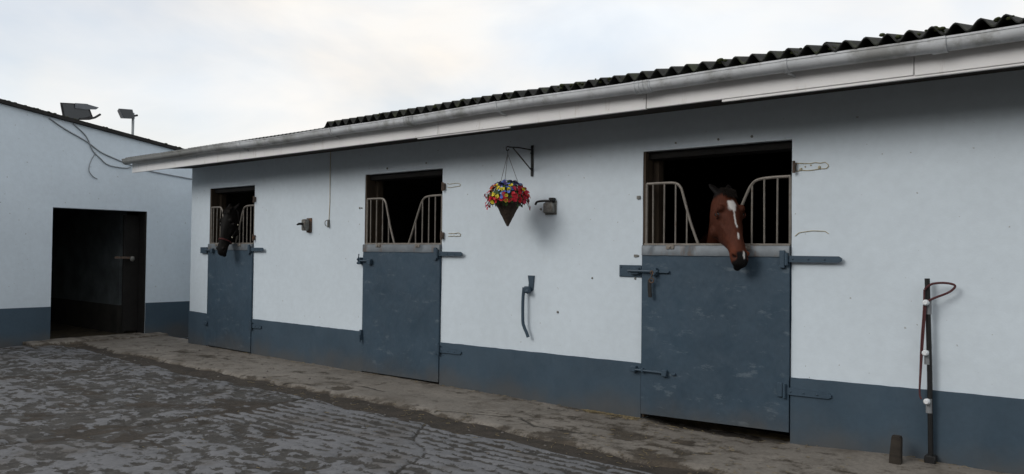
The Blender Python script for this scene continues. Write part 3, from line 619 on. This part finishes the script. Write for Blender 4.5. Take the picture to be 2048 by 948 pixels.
# pole with white knobs at the right
h = empty('fence_pole', (-1.29, -.06, .03), 'slim black pole with white knobs and maroon rope standing against wall', 'pole')
X = -1.29; MB().tube([(X+.012, -.05, .03), (X+.006, -.055, .6), (X-.008, -.06, 1.20)], .0155, 10).build('shaft', 'black', h)
for z, x in ((1.048, -1.298), (.73, -1.301), (.425, -1.292)):
    k = MB(); k.tube([(x, -.075, z), (x, -.10, z), (x, -.112, z)], [.018, .020, .012], 10); k.build('knob', 'knob', h)
    MB().tube([(x+.006, -.057, z-.075), (x+.005, -.057, z+.015)], .0195, 10).build('collar', 'collar', h)
MB().box(X-.02, X+.045, -.085, -.02, .03, .085, .006).build('foot', 'black', h)
rp = empty('rope', (-1.31, -.08, .42), 'maroon rope looped over the black pole and hanging beside it', 'rope')
MB().tube(smoothpath([(-1.303, -.083, 1.13), (-1.30, -.085, 1.14), (-1.26, -.085, 1.168), (-1.19, -.07, 1.175), (-1.14, -.06, 1.16), (-1.17, -.06, 1.12), (-1.25, -.075, 1.08), (-1.285, -.08, 1.06)], 5), .007, 6).build('loop', 'rope', rp)
MB().tube(smoothpath([(-1.31, -.082, 1.13), (-1.312, -.085, 1.0), (-1.325, -.085, .8), (-1.333, -.08, .6), (-1.336, -.08, .47), (-1.325, -.085, .435)], 5), .0065, 6).build('tail', 'rope', rp)
MB().tube(smoothpath([(-1.30, -.085, 1.03), (-1.308, -.088, .9), (-1.318, -.088, .75), (-1.334, -.085, .5)], 5), .0055, 6).build('tail', 'rope', rp)
# short stub post near the wall foot
h = MB(); p = onZ(1791, 928, .02); h.loft([[(p.x+.033*a*s*(1+.12*math.sin(a*9+z*40))+dx, p.y+.028*b*s+dx, z) for a, b in ((-1, -.8), (-.6, -1), (.6, -1), (1, -.7), (1, .8), (.5, 1), (-.6, 1), (-1, .7))] for z, s, dx in ((-.02, 1.05, 0), (.08, 1.0, .003), (.185, .95, .006), (.20, .8, .006))])
props(h.build('stub_post', 'darktimber', None, loc=(p.x, p.y, 0)), 'short dark timber stub standing in the ground before the plinth', 'post')

# ------------------------------------------------------------------ left building
LX = -12.35
lb = empty('yard_building', (LX, 0, 0), 'white gable building with dark doorway beyond the end of the stables', 'building')
DY0, DY1, DZ = -1.25, .095, 1.905
RY = -2.6; vz = lambda y: (3.131-.829*.155-.155*y-.02) if y > RY else (3.131-.829*.155-.155*RY-.02)-.155*(RY-y)
mb = MB(); YB = 5.0; YA = -7.0
cols = sorted(set(list(np.linspace(YA, DY0, 20))+list(np.linspace(DY0, DY1, 8))+list(np.linspace(DY1, YB, 20))+[RY]))
for a, b in zip(cols[:-1], cols[1:]):
    z0 = DZ if DY0-.01 < (a+b)/2 < DY1+.01 else -.1
    for X_, fl in ((LX, 0), (LX-.25, 1)):
        n = 8; q = [((X_, a, z0+(vz(a)-z0)*i/n), (X_, b, z0+(vz(b)-z0)*i/n), (X_, b, z0+(vz(b)-z0)*(i+1)/n), (X_, a, z0+(vz(a)-z0)*(i+1)/n)) for i in range(n)]
        for v in q: mb.add(v, [(0, 1, 2, 3)])
    mb.add([(LX, a, z0), (LX, b, z0), (LX-.25, b, z0), (LX-.25, a, z0)], [(0, 1, 2, 3)]); mb.add([(LX, a, vz(a)), (LX, b, vz(b)), (LX-.25, b, vz(b)), (LX-.25, a, vz(a))], [(0, 1, 2, 3)])
for y in (DY0, DY1): mb.add([(LX, y, -.1), (LX-.25, y, -.1), (LX-.25, y, DZ), (LX, y, DZ)], [(0, 1, 2, 3)])
for y in (YA, YB): mb.add([(LX, y, -.1), (LX-.25, y, -.1), (LX-.25, y, vz(y)), (LX, y, vz(y))], [(0, 1, 2, 3)])
o = mb.build('wall', 'white2', lb); weld(o)
for a, b in ((YA, DY0), (DY1, YB)): MB().box(LX-.02, LX+.010, a+(.0 if b == DY0 else .001), b-.001, -.09, .492, .002).build('plinth_band', 'slate', lb)
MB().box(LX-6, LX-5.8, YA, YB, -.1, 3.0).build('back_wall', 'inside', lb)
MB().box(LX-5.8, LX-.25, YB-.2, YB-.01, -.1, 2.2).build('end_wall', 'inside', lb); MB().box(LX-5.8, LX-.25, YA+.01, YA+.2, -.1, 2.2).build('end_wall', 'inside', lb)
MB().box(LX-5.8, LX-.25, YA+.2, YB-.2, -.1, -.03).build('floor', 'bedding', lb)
MB().box(LX-4.2, LX-.75, .02, .12, .42, 2.3).build('inner_wall', 'shadewash', lb); MB().box(LX-4.2, LX-.752, .005, .13, -.1, .42).build('inner_plinth', 'inside', lb)
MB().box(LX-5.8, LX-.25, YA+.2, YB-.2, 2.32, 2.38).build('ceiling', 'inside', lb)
b = MB().box(LX-.24, LX-.20, -.16, .070, .05, 1.85, .004); b.build('inner_door', 'shadetimber', lb); MB().box(LX-.249, LX-.006, DY1-.022, DY1-.001, -.02, DZ-.002, .003).build('jamb_lining', 'shadetimber', lb)
b = MB().box(LX-.158, LX-.14, -.32, -.02, 1.17, 1.205, .003); b.build('door_bar', 'rust', lb); MB().ball((LX-.13, -.06, 1.17), .035, 10, 6, (.6, 1, 1.2)).build('door_knob', 'iron', lb)
mb = MB()
for y0, y1 in ((YA-.2, RY), (RY, YB+.2)):
    mb.add([(LX+.05, y0, vz(y0)+.004), (LX+.05, y1, vz(y1)+.004), (LX-6.2, y1, vz(y1)+.004), (LX-6.2, y0, vz(y0)+.004), (LX+.05, y0, vz(y0)+.055), (LX+.05, y1, vz(y1)+.055), (LX-6.2, y1, vz(y1)+.055), (LX-6.2, y0, vz(y0)+.055)], [(0, 1, 2, 3), (4, 5, 6, 7), (0, 1, 5, 4), (1, 2, 6, 5), (2, 3, 7, 6), (3, 0, 4, 7)])
lroof = mb.build('roof', 'felt', lb)
mb = MB()
for k in range(90):
    y = -2.4+k*.045+random.uniform(-.02, .02); mb.ball((LX+.03+random.uniform(-.04, .02), y, vz(y)+.055), random.uniform(.006, .020), 6, 4, (1, 1.6, .6))
o = mb.build('moss', 'moss', lroof); o['kind'] = 'stuff'
# broken concrete threshold under the doorway
def sill_fn(X, Y):
    e = np.minimum(X-(LX-.2), (LX+.42+.10*(fbm(Y*3, Y*0+4, 3)-.5)*2)-X); t = sstep(e, 0, .09); return -.02+.045*t+.012*(fbm(X*9, Y*9)-.5), {'top': np.clip(t*(.4+.5*fbm(X*6, Y*6)), 0, 1), 'crack': np.zeros(X.shape)}
o = field('threshold', LX-.2, LX+.6, -1.6, .32, .02, sill_fn, 'apron', .1); o.parent = lb; o.location = -wloc(lb)
# cables across the gable
def cable(pts, r, label):
    P = [onX(px, py, LX+.012) for px, py in pts]; o = MB().tube(smoothpath(P, 5), r, 5).build('cable', 'cable', None, loc=P[0]); return props(o, label, 'cable', 'cables clipped to the gable wall')
cable([(98, 236), (130, 258), (172, 282), (200, 303), (225, 315), (262, 330), (300, 342), (340, 350), (384, 358)], .010, 'grey cable running down white gable to the stable corner')
cable([(146, 247), (172, 272), (185, 300), (200, 316), (217, 330), (250, 336), (262, 334)], .009, 'grey cable sagging in a loop under the stable gutter end')
cable([(192, 305), (182, 322), (178, 340), (185, 352), (195, 358)], .006, 'thin loose cable tail curling down on the white gable')
# floodlights above the gable
def flood(name, X, base, top, headpts, label, frame):
    """pole from the roof, tilted rectangular lamp head given by its outline in the plane x = X"""
    e = empty(name, base, label, 'floodlight'); MB().tube([base, top], .021, 8).build('pole', 'pole', e)
    P = [onX(px, py, X) for px, py in headpts]; dv = Vector((-.16, .02, .0)); Q = [p+dv for p in P]
    c = sum(Q, Vector())/4; Q = [c+(q-c)*.8 for q in Q]
    hd = MB().add(P+Q, [(0, 1, 2, 3), (7, 6, 5, 4), (0, 4, 5, 1), (1, 5, 6, 2), (2, 6, 7, 3), (3, 7, 4, 0)]).build('lamp_head', frame, e)
    c = sum(P, Vector())/4; g_ = [c+(p-c)*.86+Vector((.004, 0, 0)) for p in P]; MB().add(g_+[q-Vector((.003, 0, 0)) for q in g_], [(0, 1, 2, 3), (7, 6, 5, 4), (0, 4, 5, 1), (1, 5, 6, 2), (2, 6, 7, 3), (3, 7, 4, 0)]).build('glass', 'lampglass', hd)
    return e
X = -12.55; b = onX(265, 272, X); t = onX(266.5, 226, X)
e = flood('floodlight', X+.06, b-Vector((0, 0, .12)), t, [(237.5, 217), (265, 219), (270, 237), (246, 236)], 'grey floodlight on slim pole above the white gable, beside the stable gutter', 'lampgrey')
MB().tube([onX(268, 232, X+.02), onX(275, 230.5, X+.02)], .016, 6).build('bracket', 'lampblack', e)
X = -12.55; b = onX(150, 262, X); t = onX(150, 215, X)
e = flood('floodlight', X+.06, b-Vector((0, 0, .2)), t, [(120, 205), (176, 208), (186, 234), (128, 247)], 'black floodlight with forked bracket on the higher end of the gable', 'lampblack')
MB().add([onX(px, py, X+.08) for px, py in ((150, 206), (172, 207.5), (198, 215), (192, 219), (172, 219), (150, 216))]+[onX(px, py, X-.05) for px, py in ((150, 206), (172, 207.5), (198, 215), (192, 219), (172, 219), (150, 216))], [(0, 1, 2, 3, 4, 5), (11, 10, 9, 8, 7, 6)]+[(k, (k+1) % 6, 6+(k+1) % 6, 6+k) for k in range(6)]).build('visor', 'lampgrey', e)
MB().tube([onX(160, 238, X+.07), onX(178, 238, X+.08), onX(190, 235, X+.08), onX(201, 228.5, X+.08)], .016, 6).build('bracket', 'lampblack', e)

# ------------------------------------------------------------------ horses
def ering(c, lat, up, w, h, n=20, sq=1.0):
    return [c+lat*(w*math.copysign(abs(math.cos(t))**sq, math.cos(t)))+up*(h*math.copysign(abs(math.sin(t))**sq, math.sin(t))) for t in (2*math.pi*k/n for k in range(n))]
def etube(mb, pts, hw, upv):
    pts = [Vector(p) for p in pts]; rings = []
    for i, p in enumerate(pts):
        t = (pts[min(i+1, len(pts)-1)]-pts[max(i-1, 0)]).normalized(); lat = t.cross(upv).normalized(); up = lat.cross(t)
        rings.append(ering(p, lat, up, hw[i][0], hw[i][1]))
    mb.loft(rings)
HEAD = [(-.045, -.03, -.13, .040), (-.015, .005, -.165, .060), (.05, .027, -.22, .088), (.12, .040, -.27, .105), (.185, .043, -.298, .111), (.25, .036, -.295, .101), (.315, .028, -.255, .084), (.38, .020, -.20, .069), (.44, .013, -.158, .060),
        (.495, .006, -.140, .062), (.54, -.002, -.137, .067), (.58, -.016, -.135, .065), (.612, -.038, -.124, .053), (.630, -.062, -.105, .026)]
def horse(name, label, Mz, phi, tau, back, coat, muzz, white):
    h = Vector((math.sin(phi), -math.cos(phi), 0)); Z = Vector((0, 0, 1)); a = h*math.sin(tau)-Z*math.cos(tau); d = h*math.cos(tau)+Z*math.sin(tau); l = a.cross(d).normalized()
    P = Vector(Mz)-a*.57+d*.065
    H = lambda s, dd, ll=0: P+a*s+d*dd+l*ll
    mb = MB(); rings = []
    for s, tp, bt, w_ in HEAD:
        r_ = []; n = 28
        for k in range(n):
            t = 2*math.pi*k/n; ct, st2 = math.cos(t), math.sin(t); v = st2
            mid = tp-(tp-bt)*.42; y = mid+(tp-mid)*v if v > 0 else mid+(mid-bt)*v
            nar = (1-.30*max(0, v)**2 if .25 < s < .5 else 1-.12*max(0, v)**2)*(1-.28*max(0, -v)**1.5)
            r_.append(H(s, y, w_*math.copysign(abs(ct)**.85, ct)*nar))
        rings.append(r_)
    mb.loft(rings)
    for sd in (-1, 1):
        mb.ball(H(.172, .010, sd*.084), .030, 10, 8, (1, 1, 1)); mb.ball(H(.215, -.035, sd*.087), .027, 10, 8)        # brow, eye socket
        mb.tube([H(.22, -.055, sd*.082), H(.30, -.05, sd*.076), H(.37, -.045, sd*.062)], [.014, .014, .008], 8)        # facial crest
        mb.ball(H(.548, -.030, sd*.051), .024, 10, 8); mb.ball(H(.26, -.165, sd*.058), .062, 10, 8)
        e0 = H(.0, -.035, sd*.045); ed = (-a*.9+l*sd*.30-d*.30).normalized(); sid = ed.cross(d).normalized(); fo = sid.cross(ed)
        mb.loft([ering(e0+ed*q, sid, fo, w_, w_*.6, 12) for q, w_ in ((-.02, .028), (.03, .032), (.07, .029), (.10, .019), (.125, .006))])
    mb.ball(H(.60, -.125), .030, 10, 8)                                                                               # lower lip
    n0 = H(.06, -.13); b = Vector(back).normalized(); S = Vector((n0.x, n0.y, 0))+b*.92+Z*1.27; W = S+b*.28
    etube(mb, [n0-b*.02, n0*.72+S*.28+Z*.02, n0*.4+S*.6, S+b*.1, S+b*.3], [(.062, .105), (.085, .155), (.11, .20), (.15, .27), (.16, .30)], Z)
    R0 = W-Z*.02
    etube(mb, [S-b*.12-Z*.08, S+b*.12-Z*.03, W, R0+b*.35-Z*.02, R0+b*.75-Z*.02, R0+b*1.1+Z*.03, R0+b*1.35+Z*.03, R0+b*1.5], [(.12, .18), (.20, .30), (.235, .335), (.265, .33), (.275, .31), (.26, .29), (.19, .23), (.06, .1)], Z)
    lt = b.cross(Z)
    for sd in (-1, 1):
        q = S+b*.22+lt*sd*.13; q.z = 0
        mb.tube([q+Z*1.12, q+Z*.85-b*.02, q+Z*.55-b*.03, q+Z*.48-b*.03, q+Z*.22, q+Z*.13, q+Z*.05-b*.05, q-b*.07+Z*.012], [.12, .085, .055, .05, .036, .042, .05, .06], 12)
        q = R0+b*1.22+lt*sd*.15; q.z = 0
        mb.tube([q+Z*1.15, q+Z*.9-b*.08, q+Z*.72, q+Z*.56+b*.14, q+Z*.5+b*.13, q+Z*.2+b*.08, q+Z*.12+b*.07, q+Z*.05+b*.03, q+b*.0+Z*.012], [.17, .15, .10, .055, .052, .038, .044, .05, .06], 12)
    mb.tube([R0+b*1.42+Z*.12, R0+b*1.56-Z*.05, R0+b*1.55-Z*.45, R0+b*1.52-Z*.75], [.04, .055, .07, .02], 10)
    org = Vector((W.x, W.y, 0)); me = bpy.data.meshes.new('tmp'); me.from_pydata([tuple(Vector(v)-org) for v in mb.v], [], mb.f)
    bm = bmesh.new(); bm.from_mesh(me); bmesh.ops.recalc_face_normals(bm, faces=bm.faces); bm.to_mesh(me); bm.free()
    t_ = bpy.data.objects.new('tmp', me); C.objects.link(t_)
    md = t_.modifiers.new('r', 'REMESH'); md.mode = 'VOXEL'; md.voxel_size = .0085; md.use_smooth_shade = True
    sm = t_.modifiers.new('s', 'SMOOTH'); sm.factor = .5; sm.iterations = 4
    dg = bpy.context.evaluated_depsgraph_get(); me2 = bpy.data.meshes.new_from_object(t_.evaluated_get(dg)); bpy.data.objects.remove(t_); bpy.data.meshes.remove(me)
    n = len(me2.vertices); co = np.empty(n*3); me2.vertices.foreach_get('co', co); co = co.reshape(-1, 3); rel = co+np.array(org)-np.array(P)
    s = rel@np.array(a); dd = rel@np.array(d); ll = rel@np.array(l)
    for sd in (-1, 1):                                  # nostrils and eye hollows
        g_ = np.exp(-(((s-.560)/.017)**2+((dd+.032)/.011)**2+((ll-sd*.058)/.020)**2)); co -= g_[:, None]*(np.array(l)*sd*.030-np.array(d)*.0)
        g_ = np.exp(-(((s-.60)/.010)**2+((dd+.088)/.02)**2))*0
    g_ = np.exp(-((dd+.098+(s-.60)*.2)/.005)**2)*(s > .555)*(s < .66); nrm = np.zeros_like(co); co -= (g_*np.sign(ll)*np.minimum(np.abs(ll), .006))[:, None]*np.array(l)   # mouth line
    me2.vertices.foreach_set('co', co.ravel())
    hd = (s > -.05)*(dd > -.32)
    wob = .0025*np.sin(s*38)+.0012*np.sin(s*110+1)
    if white:
        star = 1-sstep(np.hypot((s-.165)/.052, (ll-.004)/.034)+.25*np.sin(ll*140+s*60)*.5, .75, 1.1)
        c1 = (1-sstep(np.abs(ll+wob-.002), .003, .0075))*sstep(s, .19, .21)*(1-sstep(s, .335, .36)); c2 = (1-sstep(np.abs(ll+wob-.004), .003, .008))*sstep(s, .385, .40)*(1-sstep(s, .43, .45))
        sn = 1-sstep(np.hypot((s-.562)/.030, (ll+.014)/.010), .7, 1.1)
        wv_ = np.maximum.reduce([star, c1, c2, sn])*(dd > -.07)*hd
    else: wv_ = np.zeros(n)
    dk = np.maximum(sstep(s, .52, .555)*(1-.9*sstep(np.abs(ll), .030, .050)*(1-sstep(s, .575, .605))), np.exp(-(((s-.557)/.018)**2+((dd+.034)/.014)**2+((np.abs(ll)-.055)/.024)**2)*.8))*hd
    eye = np.exp(-(((s-.205)/.036)**2+((dd+.03)/.026)**2))*(np.abs(ll) > .05)
    hoofs = (1-sstep(co[:, 2], .35, .7)); dk = np.maximum.reduce([dk, eye*.85, hoofs*.8]); top = (1-sstep(s, .0, .085))*(dd > -.17)*(s > -.25); dk = np.maximum(dk, top)  # lower legs dark; dark ears and poll blackened further to stand in for shade
    pale = np.exp(-(((s-.52)/.06)**2))*sstep(np.abs(ll), .025, .045)*hd
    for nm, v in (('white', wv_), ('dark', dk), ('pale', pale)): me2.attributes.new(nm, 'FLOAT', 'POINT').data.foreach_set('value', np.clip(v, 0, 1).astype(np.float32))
    m = Mat(name+'_coat_'+str(int(phi*100)), coat, .65, spec=.12); m.vary(3, .2).vary(70, .14, (1, 1, .3)); m.mix(m.math('MULTIPLY', m.attr('pale'), .6), tuple(min(1, q*k) for q, k in zip(coat, (1.9, 1.7, 1.5))))
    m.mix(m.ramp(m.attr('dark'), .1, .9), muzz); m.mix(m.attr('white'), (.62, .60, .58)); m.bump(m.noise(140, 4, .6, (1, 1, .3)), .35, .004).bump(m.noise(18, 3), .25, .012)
    me2.materials.clear(); me2.materials.append(m.done()); me2.polygons.foreach_set('use_smooth', [True]*len(me2.polygons))
    me2.name = name; o = bpy.data.objects.new(name, me2); C.objects.link(o); o.location = org; props(o, label, 'horse', 'horses looking out over their stable doors')
    for sd in (-1, 1):
        MB().ball(H(.203, -.030, sd*.0985), .0205, 12, 10).build('eye', 'eye', o)
        for k in (-1, 1):
            pts = [H(.203+.026*math.cos(t), -.030+k*.019*math.sin(t)*.95, sd*(.105+.010*math.sin(t))) for t in np.linspace(0, math.pi, 8)]; MB().tube(pts, [.003]+[.006]*6+[.003], 6).build('eyelid', m.m, o)
    mn = MB()
    for k in range(240):                                # mane hanging to one side, forelock
        t = random.random(); p0 = n0*(1-t)+S*t+Z*(.115+.15*t)+lt*random.uniform(-.015, .015)-b*.02; sw = lt*(.085+.05*t)+lt*random.uniform(-.02, .03)
        mn.tube([p0, p0+sw*.6+Z*.015, p0+sw-Z*.09, p0+sw*1.1-Z*random.uniform(.14, .24)], [.006, .006, .005, .001], 4, False)
    mn.build('mane', 'hair', o)['kind'] = 'stuff'
    fl = MB()
    for k in range(90):
        q = random.uniform(-.045, .045); e = random.uniform(.05, .11); fl.tube([H(-.03, -.01, q*.7), H(.0, .018, q), H(e*.6, .048, q*1.15), H(e, .050, q*1.3)], [.005, .005, .004, .001], 4, False)
    fl.build('forelock', 'hair', o)['kind'] = 'stuff'
    return o, H
m = Mat('horse_eye', (.012, .008, .006), .08, 0, .6); M['eye'] = m.done()
m = Mat('black_hair', (.010, .008, .007), .75, spec=.1); m.vary(60, .3); M['hair'] = m.done()
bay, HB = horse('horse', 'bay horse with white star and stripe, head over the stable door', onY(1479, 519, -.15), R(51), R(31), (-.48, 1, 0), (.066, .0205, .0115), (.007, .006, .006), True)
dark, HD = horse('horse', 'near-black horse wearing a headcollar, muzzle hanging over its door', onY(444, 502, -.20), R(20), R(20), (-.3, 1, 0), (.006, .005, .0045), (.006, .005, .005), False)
m = Mat('headcollar_webbing', (.012, .010, .010), .8); m.vary(80, .2); M['web'] = m.done(); m = Mat('red_webbing', (.085, .022, .022), .8); m.vary(80, .2); M['redweb'] = m.done()
m = Mat('buckle_brass', (.6, .55, .42), .25, .9); M['brass'] = m.done()
hc = empty('headcollar', HD(0, 0), 'dark webbing headcollar with red noseband and bright buckles on the near-black horse', 'headcollar')
def band(s, mat, name, w_=.011):
    i = np.interp; S_ = [q[0] for q in HEAD]; tp, bt, ww = (float(i(s, S_, [q[k] for q in HEAD])) for k in (1, 2, 3)); mid = (tp+bt)/2
    MB().tube([HD(s, mid+(tp-bt)/2*1.05*math.sin(t), ww*1.06*math.cos(t)) for t in np.linspace(0, 2*math.pi, 25)], w_, 6).build(name, mat, hc)
band(.43, 'redweb', 'noseband', .010)
for sd in (-1, 1):
    MB().tube([HD(.37, -.09, sd*.074), HD(.27, -.11, sd*.092), HD(.15, -.10, sd*.103), HD(.02, -.07, sd*.085), HD(-.03, -.03, sd*.05)], .010, 6).build('cheek_strap', 'web', hc)
    MB().ball(HD(.37, -.09, sd*.079), .014, 8, 6).build('ring', 'brass', hc); MB().ball(HD(.19, -.10, sd*.108), .014, 8, 6).build('buckle', 'brass', hc)

# ------------------------------------------------------------------ litter on the ground
def ground_z(x, y):
    X, Y = np.array([[x]]), np.array([[y]]); return max(float(apron_fn(X, Y)[0]) if y > -1.38 else -1, float(slab_fn(X, Y)[0]) if y < -.96 else -1, float(mud_fn(X, Y)[0]))
sw = MB()
def straw(x, y, l_=.05):
    t = random.uniform(0, 6.3); z = ground_z(x, y)+.003; dx, dy = math.cos(t)*l_/2, math.sin(t)*l_/2; k = random.uniform(-.01, .01)
    sw.tube([(x-dx, y-dy, z+random.uniform(0, .006)), (x+k, y-k, z+random.uniform(.001, .008)), (x+dx, y+dy, z+random.uniform(0, .008))], .0016, 3, False)
for k in range(150): straw(random.uniform(-3.95, -3.42), -.02-abs(random.gauss(0, .035)), random.uniform(.03, .09))
for k in range(120): straw(random.uniform(-10.5, -1.0), -.02-abs(random.gauss(0, .05)), random.uniform(.02, .07))
for k in range(150): straw(random.uniform(-7.5, -1.5), -1.08+random.gauss(0, .11), random.uniform(.015, .05))
for k in range(90): straw(random.uniform(-3.6, -1.6), random.uniform(-1.0, -.1), random.uniform(.015, .05))
for k in range(60): straw(random.uniform(-9, -2), random.uniform(-3.4, -1.2), random.uniform(.015, .045))
props(sw.build('straw', 'straw'), 'wisps of straw strewn along wall foot and dirt channel', 'straw', kind='stuff')
pb = MB()
for k in range(210):
    x, y = random.uniform(-11, -1.2), (random.gauss(-1.1, .2) if k % 2 else random.uniform(-3.6, -.05)); r_ = .003+.011*random.random()**3
    pb.ball((x, y, ground_z(x, y)+r_*.3), r_, 6, 4, (random.uniform(.8, 1.5), random.uniform(.8, 1.3), .7))
props(pb.build('stone_chips', 'stone', angle=10), 'small stone chips and crumbs of concrete lying over the yard', 'gravel', kind='stuff')

# ------------------------------------------------------------------ unseen barn, added to block the low sky and deepen the eave shade
bn = empty('unseen_barn', (-4, -14, 0), 'unseen dark barn added across the yard to block low sky light', 'building')
MB().box(-24, 14, -20.6, -14, -.1, 5.2).build('wall', 'felt', bn)
MB().add([(-24.5, -13.6, 5.1), (14.5, -13.6, 5.1), (14.5, -17.3, 7.0), (-24.5, -17.3, 7.0), (14.5, -21, 5.1), (-24.5, -21, 5.1)], [(0, 1, 2, 3), (3, 2, 4, 5), (0, 3, 5), (1, 4, 2), (0, 5, 4, 1)]).build('roof', 'sheet', bn)
